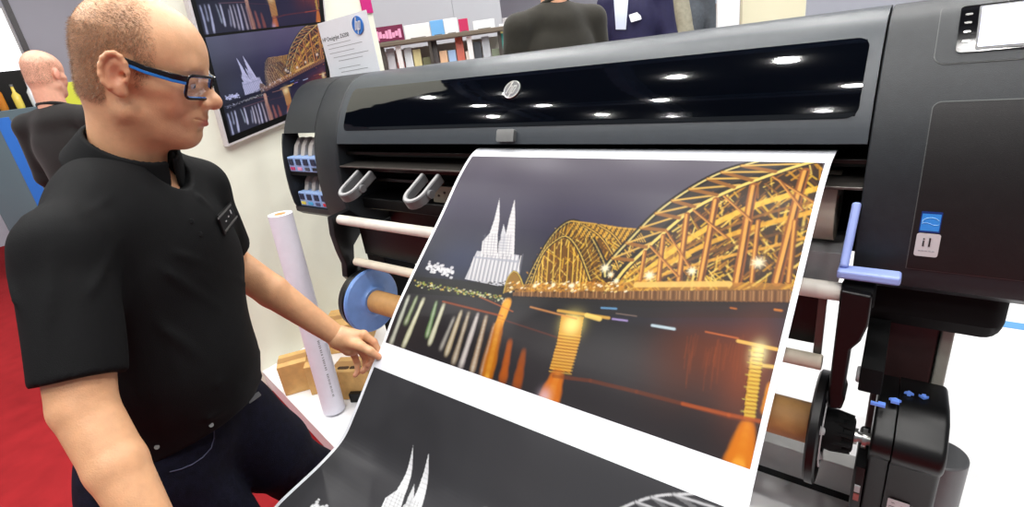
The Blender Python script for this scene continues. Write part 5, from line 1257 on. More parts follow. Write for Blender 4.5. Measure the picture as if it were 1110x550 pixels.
for (v0, v1, cv0, cv1, k) in ((vs_ + 0.012, 0.955, 0.0, 1.0, 1.0), (0.02, vs_ - 0.005, 0.66, 1.0, 0.8)):
    def fn(U, V, v0=v0, v1=v1):
        u = U * 0.93 + 0.03; v = v0 + (v1 - v0) * V; T = TL_[None, None] * (1 - u)[..., None] + TR_ * u[..., None]; B = BL_ * (1 - u)[..., None] + BR_ * u[..., None]; P = T * (1 - v)[..., None] + B * v[..., None]; P[..., 0] = -2.4605; return P
    class Sub: pass
    sub = Canvas(1, 1, 0.5, (0, 0, 0))
    def smp(U, V, cv0=cv0, cv1=cv1): return G.sample(U * IW, (cv0 + (cv1 - cv0) * V) * IH)
    sub.sample = smp
    o = grid_mesh('picture', fn, 1.0, 1.0, 260, 170, m_print, sub, tint=cool(k)); partm(o, pst)
# banner graphic at the wall's end and white sign above
bm = bmesh.new(); a = onX(386, -20, -2.49); b = onX(403, 20, -2.49)
box(bm, (-2.499, onX(392, 5, -2.49)[1], onX(399, 14, -2.49)[2]), (-2.490, 2.118, 2.2)); o = finish('wall_banner', bm, mat('magenta_print', srgb(196, 30, 120), 0.5)); tag(o, 'magenta banner strip hanging on the end of the cream wall', 'banner')
# information card standing on the printer
ctl, ctr_, cbr, cbl = onY(346, 25, 1.46), onY(397.5, 11, 1.46), onY(412, 77, 1.46), onY(359, 87, 1.46)
cc = (ctl + ctr_ + cbr + cbl) / 4; ex_ = (ctr_ - ctl) + (cbr - cbl); ey_ = (ctl - cbl) + (ctr_ - cbr); cw_, ch_ = np.linalg.norm(ex_) / 2, np.linalg.norm(ey_) / 2
card = thing('information_card', 'white information card with a blue emblem standing on top of the printer', 'sign', None, tuple((cbl + cbr) / 2))
bm = bmesh.new(); quad_plate(bm, cc, ex_, ey_, cw_, ch_, 0.003, 0.002, 2); part('card', bm, m_paper, parent=card)
exn, eyn = ex_ / np.linalg.norm(ex_), ey_ / np.linalg.norm(ey_); ezn = np.cross(exn, eyn); eyn = np.cross(ezn / np.linalg.norm(ezn), exn)
ezn /= np.linalg.norm(ezn); fc = cc + ezn * 0.0032
partm(text_obj('title', 'HP DesignJet Z6200', cw_ * 0.068, m_ink, None, fc + exn * (-0.20 * cw_) + eyn * 0.20 * ch_, exn, eyn), card)
for k, (x, yv, ww) in enumerate(((-.16, .10, .5), (-.05, .03, .7), (-.14, -.05, .52), (.02, -.13, .72), (-.0, -.2, .5), (-.06, -.33, .45), (.02, -.40, .55))):
    bm = bmesh.new(); quad_plate(bm, fc + exn * x * cw_ + eyn * yv * ch_, exn, eyn, ww * cw_, ch_ * 0.010, 0.0003); part('text_line', bm, m_greyink, parent=card)
emblem(card, fc + exn * 0.30 * cw_ + eyn * 0.30 * ch_, exn, eyn, cw_ * 0.098, m_blueink, m_blueink, m_paper)
bm = bmesh.new(); box(bm, (cc[0] - 0.1, 1.462, 1.4785), (cc[0] + 0.1, 1.50, 1.482)); 
o = part('card_foot', bm, m_lgrey, parent=card)
# paper tube on the stand
tb, tt = onZ(363, 446, BASE) , at(303.5, 232, 1.93); ax_ = (tt - tb); Lt = np.linalg.norm(ax_); ax_ /= Lt
fa, fb = frame_of(ax_)
def ring(bm, o_, r, n=40): return [bm.verts.new(Vector(o_) + fa * r * math.cos(2 * PI * k / n) + fb * r * math.sin(2 * PI * k / n)) for k in range(n)]
tb2 = tb + ax_ * 0.012
bm = bmesh.new(); R_ = [ring(bm, tb2, 0.0), ] if False else None
r1 = ring(bm, tb2, 0.047); r2 = ring(bm, tt, 0.044); r3 = ring(bm, tt, 0.020); r4 = ring(bm, tb2, 0.020)
for a, b in ((r1, r2), (r2, r3), (r3, r4), (r4, r1)):
    for k in range(40): bm.faces.new((a[k], a[(k + 1) % 40], b[(k + 1) % 40], b[k]))
tubeo = finish('paper_roll', bm, mat('white_roll_wrap', srgb(232, 232, 244), 0.45, noise=0.02), smooth=True); tag(tubeo, 'tall white roll of paper standing on end beside the cardboard boxes', 'paper roll')
bm = bmesh.new(); q1, q2 = tt + ax_ * 0.0005, tt - ax_ * 0.2; tube(bm, [q1, q2], 0.0215, 24); o = finish('roll_core', bm, m_core, smooth=True); o.parent = tubeo
side_ = Vector((CAM - tb)); side_.z = 0; side_.normalize(); sd2 = Vector(ax_).cross(side_).normalized(); sdn = sd2.cross(Vector(ax_)).normalized()
dirn = (sdn * 0.97 + sd2 * 0.20).normalized()
wdt = dirn.cross(Vector(ax_)).normalized(); rk = random.Random(4)
bm = bmesh.new(); tpos = 0.10
while tpos < 0.40:                                     # the small unreadable vertical lettering
    gl_ = rk.choice((0.006, 0.008, 0.010)); c0 = Vector(tb2) + Vector(ax_) * (tpos * Lt) + dirn * 0.0468
    quad_plate(bm, c0, wdt, Vector(ax_), 0.008, gl_ * 0.55, 0.0012); tpos += gl_ / Lt * (1.15 if rk.random() < 0.85 else 2.4)
o = finish('roll_lettering', bm, m_greyink); o.parent = tubeo
# cardboard boxes
def carton(px, py, yaw, lx, ly, lz, label, z0=BASE, group=None, holes=False, dark=False):
    p = onZ(px, py, z0 + 0.0005); c, s = math.cos(yaw), math.sin(yaw); ex = Vector((c, s, 0)); ey = Vector((-s, c, 0)); mm = m_black if dark else m_card
    t = thing('equipment_case' if dark else 'cardboard_box', label, 'case' if dark else 'box', group, tuple(p))
    bm = bmesh.new(); o_ = Vector(p); vs = [bm.verts.new(o_ + ex * a * lx + ey * b * ly + Vector((0, 0, cz * lz))) for a in (0, 1) for b in (0, 1) for cz in (0, 1)]
    for f in ((0, 1, 3, 2), (4, 6, 7, 5), (0, 4, 5, 1), (2, 3, 7, 6), (0, 2, 6, 4), (1, 5, 7, 3)): bm.faces.new([vs[i] for i in f])
    b_ = part('carton', bm, mm, parent=t, bevel=0.003)
    if not dark:
        bm = bmesh.new(); quad_plate(bm, o_ + ex * lx / 2 + ey * ly / 2 + Vector((0, 0, lz)), ex, ey, lx, 0.045, 0.0006); part('packing_tape', bm, mat('tan_tape', srgb(168, 124, 70), 0.35), parent=t)
    else:
        bm = bmesh.new(); quad_plate(bm, o_ + ex * lx / 2 + ey * ly / 2 + Vector((0, 0, lz)), ex, ey, lx * .5, 0.02, 0.006, 0.004, 3); part('handle', bm, m_mgrey, parent=t)
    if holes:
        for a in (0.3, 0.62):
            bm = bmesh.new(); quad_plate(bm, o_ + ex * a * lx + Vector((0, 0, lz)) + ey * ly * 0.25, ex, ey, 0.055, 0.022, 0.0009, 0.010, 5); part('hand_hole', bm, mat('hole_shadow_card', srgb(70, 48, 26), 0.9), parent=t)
carton(310, 430, math.radians(55), 0.13, 0.12, 0.155, 'small cardboard box on the white stand nearest the man\'s hip')
carton(338, 429, math.radians(48), 0.10, 0.14, 0.15, 'cardboard box half hidden behind the standing paper roll')
carton(366, 434, math.radians(30), 0.18, 0.12, 0.15, 'larger cardboard box with two dark hand holes under the man\'s hand', holes=True)
carton(380, 437, math.radians(30), 0.12, 0.09, 0.045, 'small black case on the white stand beside the print edge', dark=True)
pb = onZ(345, 372, BASE)
carton(356, 385, math.radians(40), 0.22, 0.20, 0.16, 'cardboard box farthest back against the cream wall behind the others')

# ------------------------------------------------------------------ people in the background
def bg_person(label, head_px, d, facing, jacket, trousers, skin_rgb, bald=False, hair_rgb=(120, 96, 66), z0=0.0, height_pitch=8, shirt_front=None, arms=0.0, seed=1, wide=1.0, lean=0.0):
    ho = at(*head_px, d); f = np.array([facing[0], facing[1], 0.0]); f /= np.linalg.norm(f); l = np.cross([0, 0, 1.0], f); R_ = rot_axes(f, pitch=math.radians(height_pitch)); TB_ = np.array([l, f, [0, 0, 1.0]])
    nb = ho + np.array([0, 0, -0.17]) - f * 0.03; ch = nb + np.array([0, 0, -0.22]); pe = np.array([nb[0], nb[1], z0 + 0.94]); be = (ch + pe) / 2
    S = {s: nb + l * s * 0.185 * wide - np.array([0, 0, 0.075]) for s in HX}; E_ = {s: S[s] + l * s * 0.05 - np.array([0, 0, 0.28]) + f * 0.02 for s in HX}; W_ = {s: E_[s] - np.array([0, 0, 0.20 - arms * 0.2]) + f * (0.12 + arms) - l * s * (0.02 + arms * 0.3) for s in HX}
    H_ = {s: pe + l * s * 0.09 for s in HX}; A_ = {s: np.array([H_[s][0], H_[s][1], z0 + 0.08]) for s in HX}; K_ = {s: (H_[s] + A_[s]) / 2 + f * 0.02 for s in HX}
    nl = local(nb[None] - [[0, 0, 0.02]], R_, ho)[0]
    def hd_(P): return head_sdf(local(P, R_, ho), False, tuple(nl))
    def body(P):
        dd = None
        for s in HX:
            e = smin(d_cap(P, W_[s], W_[s] + (W_[s] - E_[s]) * 0.18, 0.03, 0.036), chain(P, (W_[s] + (W_[s] - E_[s]) * 0.2, W_[s] + (W_[s] - E_[s]) * 0.55), (0.034, 0.020)), 0.02)
            e = smin(e, chain(P, (S[s], E_[s], W_[s]), (0.045, 0.038, 0.027)), 0.03); dd = e if dd is None else np.minimum(dd, e)
        return smin(dd, d_cap(P, nb, ch, 0.06, 0.10), 0.05)
    lo, hi = bounds([ho], 0.15); lo[2] -= 0.08
    pc = [surface(hd_, lo, hi, 0.005), surface(body, *bounds(list(W_.values()) + list(S.values()) + [nb] + [W_[s] + (W_[s] - E_[s]) * .6 for s in HX], 0.08), 0.011)]
    def colr(V):
        c = skin_color(local(V, R_, ho)); c = c * (np.array(srgb(*skin_rgb)) / np.array(srgb(214, 164, 128))); return np.clip(c, 0, 1)
    p = mesh_vf('person', pc, m_skin, colr); tag(p, label, 'person')
    def jk(P):
        dd = d_ell(P, ch, (0.185 * wide, 0.125, 0.21), TB_); dd = smin(dd, d_ell(P, be, (0.175 * wide, 0.13, 0.22), TB_), 0.06); dd = smin(dd, d_ell(P, pe + [0, 0, 0.02], (0.18, 0.125, 0.14), TB_), 0.05)
        dd = smin(dd, d_ell(P, nb - f * 0.03 - [0, 0, 0.06], (0.11, 0.07, 0.06), TB_), 0.05)
        for s in HX:
            dd = smin(dd, d_cap(P, nb - [0, 0, 0.025], S[s], 0.055, 0.066), 0.04); dd = smin(dd, chain(P, (S[s], E_[s], W_[s]), (0.066, 0.056, 0.044), 0.02), 0.025)
        dd = dd + folds(P, 0.004)
        dd = smax(dd, (z0 + 0.80) - P[..., 2], 0.006)
        return smax(dd, -d_cap(P, nb + f * 0.02 + [0, 0, 0.03], nb + f * 0.05 + [0, 0, 0.12], 0.056, 0.07), 0.005)
    v, fc_ = surface(jk, *bounds(list(W_.values()) + list(S.values()) + [nb + [0, 0, .05], nb - f * .1, pe - [0, 0, .15], pe + f * .1, pe - f * .1], 0.085), 0.010); j = mesh_vf('jacket', [(v, fc_)], jacket); j.parent = p
    def tr(P):
        dd = d_ell(P, pe - [0, 0, 0.03], (0.165, 0.115, 0.13), TB_)
        for s in HX: dd = smin(dd, chain(P, (H_[s] - [0, 0, .05], K_[s], A_[s]), (0.09, 0.066, 0.055), 0.03), 0.04)
        return smax(dd, (z0 + 0.05) - P[..., 2], 0.004)
    v, fc_ = surface(tr, *bounds([pe, A_[1], A_[-1]], 0.19), 0.014); t_ = mesh_vf('trousers', [(v, fc_)], trousers); t_.parent = p
    for s in HX:
        def sho(P, s=s): a = A_[s] * [1, 1, 0] + [0, 0, z0 + 0.042]; return smax(chain(P, (a, a + f * 0.10, a + f * 0.18 - [0, 0, .01]), (0.042, 0.045, 0.032), 0.02), (z0 + 0.002) - P[..., 2], 0.004)
        v, fc_ = surface(sho, *bounds([A_[s] * [1, 1, 0] + [0, 0, z0 + .04], A_[s] * [1, 1, 0] + [0, 0, z0 + .04] + f * 0.18], 0.07), 0.009); t_ = mesh_vf('shoe', [(v, fc_)], m_leather); t_.parent = p
    # collar ring
    bm = bmesh.new(); cN_ = nb + f * 0.012 + [0, 0, 0.012]; tube(bm, [Vector(cN_) + Vector(l) * 0.067 * math.cos(t) + Vector(f) * 0.067 * math.sin(t) - Vector((0, 0, 0.022 * math.sin(t))) for t in [2 * PI * k / 28 for k in range(28)]], 0.011, 8, closed=True)
    c_ = finish('jacket_collar', bm, jacket, smooth=True); c_.parent = j
    # hair
    hv_, hf_ = pc[0]; Ll = local(hv_, R_, ho); Ln = mesh_normals(hv_, hf_) @ R_.T; de = hair_density(Ll)
    if not bald:
        x, y, z = Ll.T; de = np.where((z > 0.03) & (y < 0.07), 1.0, de); de = np.maximum(de, ((z > 0.075)).astype(float))
        de = np.maximum(de, ((y < -0.03) & (z > -0.07)).astype(float))
    else: de = de * (np.clip((0.085 - Ll[:, 2]) / 0.03, 0, 1))
    r_ = np.random.default_rng(seed); cd_ = np.where(de > 0.02)[0]; n_h = 9000 if not bald else 5000
    pk = r_.choice(cd_, n_h, p=de[cd_] / de[cd_].sum()); a, b = strands(Ll[pk] + r_.normal(size=(n_h, 3)) * 0.002, Ln[pk], None, 0.016 if not bald else 0.005, 0.0008 if not bald else 0.0004, r_, np.tile([0, 0.0, -0.9], (n_h, 1)))
    h_ = mesh_vf('hair', [(place(a, R_, ho), b)], mat('hair_%d' % seed, srgb(*hair_rgb), 0.6), smooth=False); h_.parent = p
    return p, j, dict(nb=nb, ch=ch, be=be, f=f, l=l, jk=jk, S=S)
def vdir(px, py, d): v = at(px, py, d) - CAM; v[2] = 0; return v / np.linalg.norm(v)
def face_dir(px, py, away_deg_right):
    """0 = away from the camera, 90 = to the right"""
    v = vdir(px, py, 1); r = np.array([v[1], -v[0], 0]); t = math.radians(away_deg_right); return v * math.cos(t) + r * math.sin(t)
m_jblack = mat('black_wool', srgb(22, 20, 20), 0.85, noise=0.15, sheen=0.1); m_jolive = mat('dark_olive_wool', srgb(36, 33, 24), 0.85, noise=0.12, sheen=0.1)
m_navy = mat('navy_suit', srgb(24, 22, 62), 0.8, noise=0.1); m_trs = mat('charcoal_trousers', srgb(36, 36, 42), 0.85, noise=0.1); m_beigej = mat('beige_jacket', srgb(150, 146, 128), 0.85, noise=0.12); m_greyj = mat('grey_coat', srgb(84, 90, 98), 0.85, noise=0.12)
bg_person('bald man in a black jacket seen from behind at the left edge', (48, 82), 2.75, face_dir(48, 82, 42), m_jblack, m_trs, (226, 172, 150), bald=True, hair_rgb=(120, 92, 74), seed=21)
bg_person('man in a dark olive jacket seen from behind above the printer', (594, -34), 2.45, face_dir(594, -34, -28), m_jolive, m_trs, (224, 170, 140), hair_rgb=(128, 104, 74), z0=BASE, seed=22, wide=1.12, arms=0.1)
pD, jD, dD = bg_person('man in a navy blue suit with a white name card on his chest', (684, -46), 3.35, face_dir(684, -46, 195), m_navy, m_trs, (224, 172, 145), hair_rgb=(70, 54, 40), z0=BASE, seed=23, height_pitch=5)
o, c, e1, e2, w_, h_, n_ = stuck_patch('name_card', ((680.5, 17), (692.5, 11), (696, 19), (684.5, 26)), dD['jk'], m_paper, 0.002, 0.003, jD) if False else (None,) * 7
nc = hit(688.5, 18.5, dD['jk'], 2.4, 4.2); e_r = Vector(RW[:, 0]) * 0.94 - Vector(-RW[:, 1]) * -0.30; e_u = Vector(-RW[:, 1])
bm = bmesh.new(); quad_plate(bm, nc + (CAM - nc) / np.linalg.norm(CAM - nc) * 0.012, e_r, e_u, 0.072, 0.052, 0.002, 0.004, 3); o = finish('name_card', bm, m_paper); o.parent = jD; o['label'] = 'white name card'
# pale shirt front between the lapels
rows = []
for k in range(7):
    y = -14 + 46 * k / 6.0; xa, xb = 664.5 + 3.0 * k / 6, 682 - 3.5 * k / 6
    rows.append([hit(xa + (xb - xa) * m / 4.0, y, dD['jk'], 2.4, 4.2) for m in range(5)])
bm = bmesh.new(); front = [[bm.verts.new(p + (CAM - p) / np.linalg.norm(CAM - p) * 0.010) for p in r] for r in rows]; back = [[bm.verts.new(p - (CAM - p) / np.linalg.norm(CAM - p) * 0.01) for p in r] for r in rows]
for a in range(6):
    for b in range(4):
        bm.faces.new((front[a][b], front[a][b + 1], front[a + 1][b + 1], front[a + 1][b])); bm.faces.new((back[a][b], back[a + 1][b], back[a + 1][b + 1], back[a][b + 1]))
    bm.faces.new((front[a][0], front[a + 1][0], back[a + 1][0], back[a][0])); bm.faces.new((front[a][4], back[a][4], back[a + 1][4], front[a + 1][4]))
o = finish('shirt_front', bm, mat('pale_blue_shirt', srgb(205, 214, 236), 0.7), smooth=True); o.parent = jD
bg_person('person in a beige jacket standing right of the navy suit', (728, -38), 4.3, face_dir(728, -38, 60), m_beigej, m_trs, (224, 172, 145), z0=BASE, seed=24)
bg_person('person in a grey coat standing behind the beige jacket', (745, -30), 4.9, face_dir(745, -30, 10), m_greyj, m_trs, (224, 172, 145), hair_rgb=(60, 50, 44), z0=BASE, seed=25)

# ------------------------------------------------------------------ background fair stands
def board(name, label, cat, x0, x1, yt, yb, d, m, group=None, thick=0.02, lean_z=None, parent=None):
    """upright board whose middle is at distance d, facing the printer side; sizes follow from the distance"""
    a = at((x0 + x1) / 2, yb, d); rr = np.array([RW[0, 0], RW[1, 0], 0.0]); rr /= np.linalg.norm(rr); w__ = (x1 - x0) * d / FPX; h__ = (yb - yt) * d / FPX
    bm = bmesh.new(); up = Vector((0, 0, 1)); quad_plate(bm, Vector(a) + up * h__ / 2, rr, up, w__, h__, thick, 0)
    o = finish(name, bm, m, bevel=0.002)
    if parent is not None: o.parent = parent
    elif label: tag(o, label, cat, group)
    else: o['kind'] = 'structure'
    return o, a, rr, w__, h__
D0 = 4.6
rr = np.array([RW[0, 0], RW[1, 0], 0.0]); rr /= np.linalg.norm(rr); rv = Vector(rr); zup = Vector((0, 0, 1))
ra, rb = at(407, 50.5, D0), at(547, 31, D0); rb[2] = ra[2]
rack = thing('display_rack', 'brown-grey brochure rail on posts running behind the printer at the left', 'rack', None, (ra[0], ra[1], BASE))
bm = bmesh.new(); n_r = Vector((rb - ra)).normalized(); n_b = zup.cross(n_r); 
def obox(bm, c, ex, ey, ez, sx, sy, sz):
    c = Vector(c); vs = [bm.verts.new(c + ex * a * sx / 2 + ey * b * sy / 2 + ez * g * sz / 2) for a in (-1, 1) for b in (-1, 1) for g in (-1, 1)]
    for f in ((0, 1, 3, 2), (4, 6, 7, 5), (0, 4, 5, 1), (2, 3, 7, 6), (0, 2, 6, 4), (1, 5, 7, 3)): bm.faces.new([vs[i] for i in f])
Lr = np.linalg.norm(rb - ra); mid_ = Vector((ra + rb) / 2)
obox(bm, mid_, n_r, n_b, zup, Lr, 0.30, 0.035); part('shelf', bm, mat('taupe_shelf', srgb(108, 98, 84), 0.5), parent=rack, bevel=0.004)
for t in (0.06, 0.18, 0.42, 0.72, 0.95):
    p = Vector(ra) + n_r * Lr * t; h_ = p.z - 0.02 - BASE; bm = bmesh.new(); obox(bm, p - n_b * 0.08 - zup * (0.02 + h_ / 2), n_r, n_b, zup, 0.045 if t in (.18, .72) else 0.03, 0.04, h_); part('post', bm, m_white if t in (.18, .72) else m_gmetal, parent=rack, bevel=0.003)
bm = bmesh.new(); obox(bm, mid_ + n_b * 0.13 - zup * 0.75, n_r, n_b, zup, Lr, 0.02, 1.4); part('rack_back', bm, mat('warm_white_board', srgb(206, 200, 192), 0.6), parent=rack)
bm = bmesh.new(); obox(bm, mid_ - n_b * 0.0 - zup * 0.62, n_r, n_b, zup, Lr, 0.26, 0.03); part('lower_shelf', bm, m_lgrey, parent=rack)
# cards standing on the shelf
def on_rail(x0, x1, h_px, rgb, label, txt=None, k=0):
    t = ((x0 + x1) / 2 - 407) / 140.0; c = Vector(ra) + n_r * Lr * t; w__ = (x1 - x0) * D0 / FPX * 1.0; h__ = h_px * D0 / FPX
    o = thing('display_sign', label, 'sign', None, tuple(c + zup * 0.018)); bm = bmesh.new(); obox(bm, c + zup * (0.018 + h__ / 2) - n_b * 0.02, n_r, n_b, zup, w__, 0.02, h__); part('board', bm, mat('sign_%d_%d_%d' % rgb, srgb(*rgb), 0.5), parent=o, bevel=0.002)
    bm = bmesh.new(); obox(bm, c + zup * 0.023, n_r, n_b, zup, w__ * 0.6, 0.08, 0.008); part('sign_foot', bm, m_gmetal, parent=o)
    return o, c, w__, h__
o, c, w__, h__ = on_rail(408, 440, 16, (112, 24, 66), 'dark magenta sign with pink lettering, first on the brochure rail')
t_ = text_obj('sign_lettering', 'Aurelia', h__ * 0.62, mat('pink_print', srgb(236, 160, 196), 0.5), None, c + zup * (0.018 + h__ / 2) - n_b * 0.032, n_r, zup) if False else None
m_pink = mat('pink_print', srgb(236, 160, 196), 0.5)
for k in range(8):                                     # the unreadable script, as a row of pink strokes
    bm = bmesh.new(); obox(bm, c + n_r * w__ * (-0.38 + 0.108 * k) + zup * (0.018 + h__ * (0.46 + 0.05 * math.sin(k * 2.2))) - n_b * 0.031, n_r, n_b, zup, w__ * 0.095, 0.002, h__ * (0.42 + 0.16 * math.cos(k * 1.7))); part('script_stroke', bm, m_pink, parent=o)
on_rail(441, 468, 14, (236, 232, 230), 'white sign beside the dark magenta one on the brochure rail')
on_rail(469, 483, 15, (110, 172, 226), 'sky blue card between two white signs on the brochure rail')
on_rail(483.5, 498, 15, (240, 240, 242), 'white square card between the blue and the crimson cards')
on_rail(499, 509, 13, (196, 40, 92), 'small crimson card near the middle of the brochure rail')
on_rail(514, 537, 9, (238, 240, 240), 'long low white card at the right part of the brochure rail')
cols_ = [((204, 168, 150), 'salmon'), ((190, 190, 196), 'pale grey'), ((150, 60, 60), 'dark red'), ((214, 220, 224), 'white'), ((206, 196, 140), 'straw yellow'), ((96, 96, 60), 'olive'), ((60, 52, 52), 'black and white'),
         ((220, 178, 140), 'peach'), ((150, 180, 216), 'light blue'), ((190, 90, 70), 'brick red'), ((232, 226, 214), 'cream'), ((44, 48, 58), 'charcoal'), ((176, 180, 186), 'silver'), ((110, 120, 96), 'moss green'), ((60, 150, 140), 'teal')]
for k, (rgb, cn) in enumerate(cols_):
    t = (k + 0.6) / 15.0; c = Vector(ra) + n_r * Lr * t - zup * 0.605; hh = 0.40 + 0.07 * math.sin(k * 2.3); o = thing('brochure_stack', f'{cn} brochures under the rail, number {"one two three four five six seven eight nine ten eleven twelve thirteen fourteen fifteen".split()[k]} from the left', 'brochures', 'brochures under the rail', tuple(c))
    ez2 = (zup + n_b * 0.18).normalized(); ey2 = n_r.cross(ez2).normalized(); base_c = c - n_b * 0.06 + zup * (0.12 + hh / 2)
    bm = bmesh.new(); obox(bm, base_c, n_r, ey2, ez2, Lr / 17, 0.03, hh); part('brochure', bm, mat('brochure_%d' % k, srgb(*rgb), 0.45), parent=o, bevel=0.002)
    bm = bmesh.new(); obox(bm, base_c - ey2 * 0.0 - ez2 * hh * 0.1, n_r, ey2, ez2, Lr / 26, 0.034, hh * 0.3); part('cover_picture', bm, mat('brochure_pic_%d' % k, srgb(*[int(v * 0.55 + 60 * ((k + j) % 3)) for j, v in enumerate(rgb)]), 0.45), parent=o)
    bm = bmesh.new(); obox(bm, c + zup * 0.085 - n_b * 0.06, n_r, n_b, zup, Lr / 16, 0.07, 0.17); part('holder', bm, m_lgrey, parent=o, bevel=0.002)
# seams and panels of the grey hall partition
def stand_wall(nm, x0, x1, yt, d, m, z0=BASE, thick=0.06):
    a = at((x0 + x1) / 2, 30, d); top = at((x0 + x1) / 2, yt, d)[2]; w__ = (x1 - x0) * d / FPX; bm = bmesh.new(); obox(bm, (a[0], a[1], (z0 + top) / 2), rv, zup.cross(rv), zup, w__, thick, top - z0); o = finish(nm, bm, m, bevel=0.003); o['kind'] = 'structure'; return o
m_part = mat('cool_grey_panel', srgb(186, 191, 198), 0.5, noise=0.02, nscale=2); m_bright = mat('bright_white_panel', srgb(244, 244, 246), 0.5)
stand_wall('wall_panel_1', 360, 493.5, -60, 6.2, m_part); stand_wall('wall_panel_2', 494.5, 545, -60, 6.2, m_part); stand_wall('trim_3', 493.4, 494.6, -60, 6.22, m_mgrey)
stand_wall('wall_panel_3', 546, 660, 12, 6.6, m_bright); stand_wall('wall_panel_4', 655, 775, 8, 7.0, mat('steel_blue_panel', srgb(150, 168, 184), 0.5)); 
stand_wall('wall_panel_5', 777, 800, -40, 4.6, m_bright, thick=0.04); stand_wall('wall_panel_6', 803, 870, -40, 5.0, mat('cream_stand_panel', srgb(232, 226, 196), 0.5)); stand_wall('wall_panel_7', 752, 776, 6, 5.6, mat('brown_stand_panel', srgb(126, 98, 84), 0.5))
# bracket-shaped mark on the white panel
a = at(789, 9, 4.55); bmk = bmesh.new()
for dx, dz, sx, sz in ((-0.045, 0, 0.008, 0.12), (-0.005, 0.06, 0.085, 0.008), (-0.005, -0.06, 0.085, 0.008)): obox(bmk, Vector(a) + rv * dx + zup * dz, rv, zup.cross(rv), zup, sx, 0.01, sz)
o = finish('sign_mark', bmk, m_ink); tag(o, 'thin black bracket-shaped mark on the white stand panel', 'sign')
for x, rgb in ((810, (150, 120, 60)), (820, (206, 196, 70)), (829, (120, 96, 60))):
    a = at(x, 6, 4.93); bm = bmesh.new(); obox(bm, (a[0], a[1], 1.45), rv, zup.cross(rv), zup, 0.02, 0.02, 2 * (1.45 - BASE)); o = finish('trim_%d' % x, bm, mat('strip_%d' % x, srgb(*rgb), 0.5)); o['kind'] = 'structure'
# white light bar / counter pieces between the people
def block(name, label, cat, x0, x1, yt, d, m, z0=BASE, dep=0.35, group=None):
    a = at((x0 + x1) / 2, yt, d); w__ = (x1 - x0) * d / FPX; t = thing(name, label, cat, group, (a[0], a[1], z0)); nb_ = zup.cross(rv)
    bm = bmesh.new(); obox(bm, (a[0], a[1], (z0 + a[2] - 0.03) / 2), rv, nb_, zup, w__ * 0.94, dep * 0.92, a[2] - 0.03 - z0); part('cabinet', bm, m, parent=t, bevel=0.004)
    bm = bmesh.new(); obox(bm, (a[0], a[1], a[2] - 0.015), rv, nb_, zup, w__, dep, 0.03); part('counter_top', bm, m_white, parent=t, bevel=0.004); return t
block('display_cabinet', 'yellow-topped white cabinet left of the olive jacket', 'cabinet', 541, 560, 26, 4.9, mat('straw_panel', srgb(206, 196, 128), 0.5))
block('display_cabinet', 'pale cabinet between the olive jacket and the navy suit', 'cabinet', 646, 664, 28, 4.4, mat('apricot_panel', srgb(226, 200, 150), 0.5))
# left side: lit screen, blue column, shelf of bottles, green sign
scr = thing('lit_display', 'bright white backlit display at the upper left edge', 'screen', None, tuple(at(0, 78, 4.9)))
cs_ = at(-12, 47, 5.6); v_ = vdir(0, 50, 1); rl = Vector((v_[1], -v_[0], 0)).normalized(); nbk = zup.cross(rl)
bm = bmesh.new(); obox(bm, cs_, rl, nbk, zup, 0.50, 0.06, 0.70); part('display_case', bm, m_lgrey, parent=scr, bevel=0.004)
vv = Vector(cs_) + Vector(CAM - cs_).normalized() * 0.0; bm = bmesh.new(); obox(bm, Vector(cs_) - Vector(v_) * 0.032, rl, nbk, zup, 0.45, 0.006, 0.66); part('lit_panel', bm, mat('backlit_panel', (1, 1, 1), 0.5, emit=(0.93, 0.96, 1.0), estr=1.6), parent=scr)
p0 = at(-12, 47, 5.6)
bm = bmesh.new(); obox(bm, (p0[0] + v_[0] * .05, p0[1] + v_[1] * .05, (p0[2] - 0.3) / 2), rl, nbk, zup, 0.05, 0.05, p0[2] - 0.3); part('display_post', bm, m_mgrey, parent=scr)
a = at(3, 130, 4.3); bm = bmesh.new(); obox(bm, (a[0], a[1], 0.75), rl, nbk, zup, 0.09, 0.05, 1.5); o = finish('banner_stand', bm, mat('bright_blue_banner', srgb(40, 110, 200), 0.4), bevel=0.003); tag(o, 'narrow bright blue banner stand behind the bald man', 'banner')
sh_ = thing('drinks_shelf', 'dark shelf holding amber and white bottles at the left edge', 'shelf', None, tuple(at(10, 210, 4.9) * [1, 1, 0])); a = at(6, 120, 4.9)
bm = bmesh.new(); obox(bm, (a[0], a[1], (a[2] + 0.0) / 2), rl, nbk, zup, 0.75, 0.30, a[2]); part('cabinet', bm, mat('smoked_glass_cabinet', srgb(92, 112, 120), 0.3), parent=sh_, bevel=0.004)
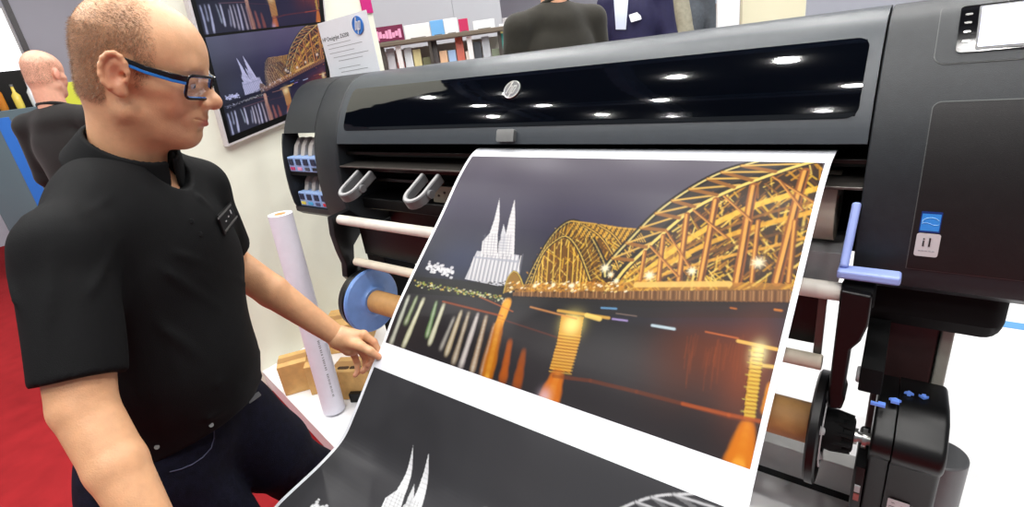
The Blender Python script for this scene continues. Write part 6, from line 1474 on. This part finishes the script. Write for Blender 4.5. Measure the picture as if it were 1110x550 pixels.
bm = bmesh.new(); obox(bm, (a[0] + v_[0] * .16, a[1] + v_[1] * .16, a[2] + 0.17), rl, nbk, zup, 0.75, 0.03, 0.36); part('shelf_back', bm, m_black, parent=sh_)
for k in range(5):
    b0 = Vector(a) + rl * (-0.24 + 0.12 * k) - Vector(v_) * 0.06; t = thing('bottle', ['small amber bottle', 'pale glass bottle', 'tall amber bottle', 'yellow bottle', 'clear white-capped bottle'][k] + ' on the dark shelf at the left edge', 'bottle', 'bottles on the dark shelf', tuple(b0))
    hh = 0.20 + 0.03 * (k % 3); rgb = [(210, 150, 60), (226, 220, 200), (190, 120, 40), (226, 206, 90), (220, 226, 230)][k]
    bm = bmesh.new(); rs_ = [(0.0, 0.03), (0.02, 0.034), (hh * 0.6, 0.034), (hh * 0.75, 0.014), (hh, 0.012)]; tube(bm, [b0 + zup * z for z, r in rs_], [r for z, r in rs_], 14); part('bottle_glass', bm, mat('bottle_%d' % k, srgb(*rgb), 0.15), parent=t, smooth=True)
    bm = bmesh.new(); tube(bm, [b0 + zup * hh, b0 + zup * (hh + 0.02)], 0.014, 12); part('cap', bm, m_silver, parent=t, smooth=True)
a = at(91, 106, 3.9); bm = bmesh.new(); obox(bm, (a[0], a[1], a[2]), rl, nbk, zup, 0.26, 0.02, 0.24); gs_ = thing('sign_stand', 'yellow-green sign on a pole between the two bald men', 'sign', None, (a[0], a[1], 0)); part('sign_board', bm, mat('lime_print', srgb(196, 206, 60), 0.5), parent=gs_, bevel=0.002)
bm = bmesh.new(); tube(bm, [(a[0] , a[1], 0.01), (a[0], a[1], a[2] - 0.1)], 0.015, 12); part('pole', bm, m_gmetal, parent=gs_, smooth=True)
bm = bmesh.new(); tube(bm, [(a[0], a[1], 0.0), (a[0], a[1], 0.015)], 0.14, 24); part('base', bm, m_gmetal, parent=gs_, smooth=True)
# vertical joint in the far wall on the left
a = onX(18, 30, -8.995); bm = bmesh.new(); box(bm, (-8.998, a[1] - 0.03, 0), (-8.985, a[1] + 0.03, 5)); struct('trim_4', bm, m_mgrey)
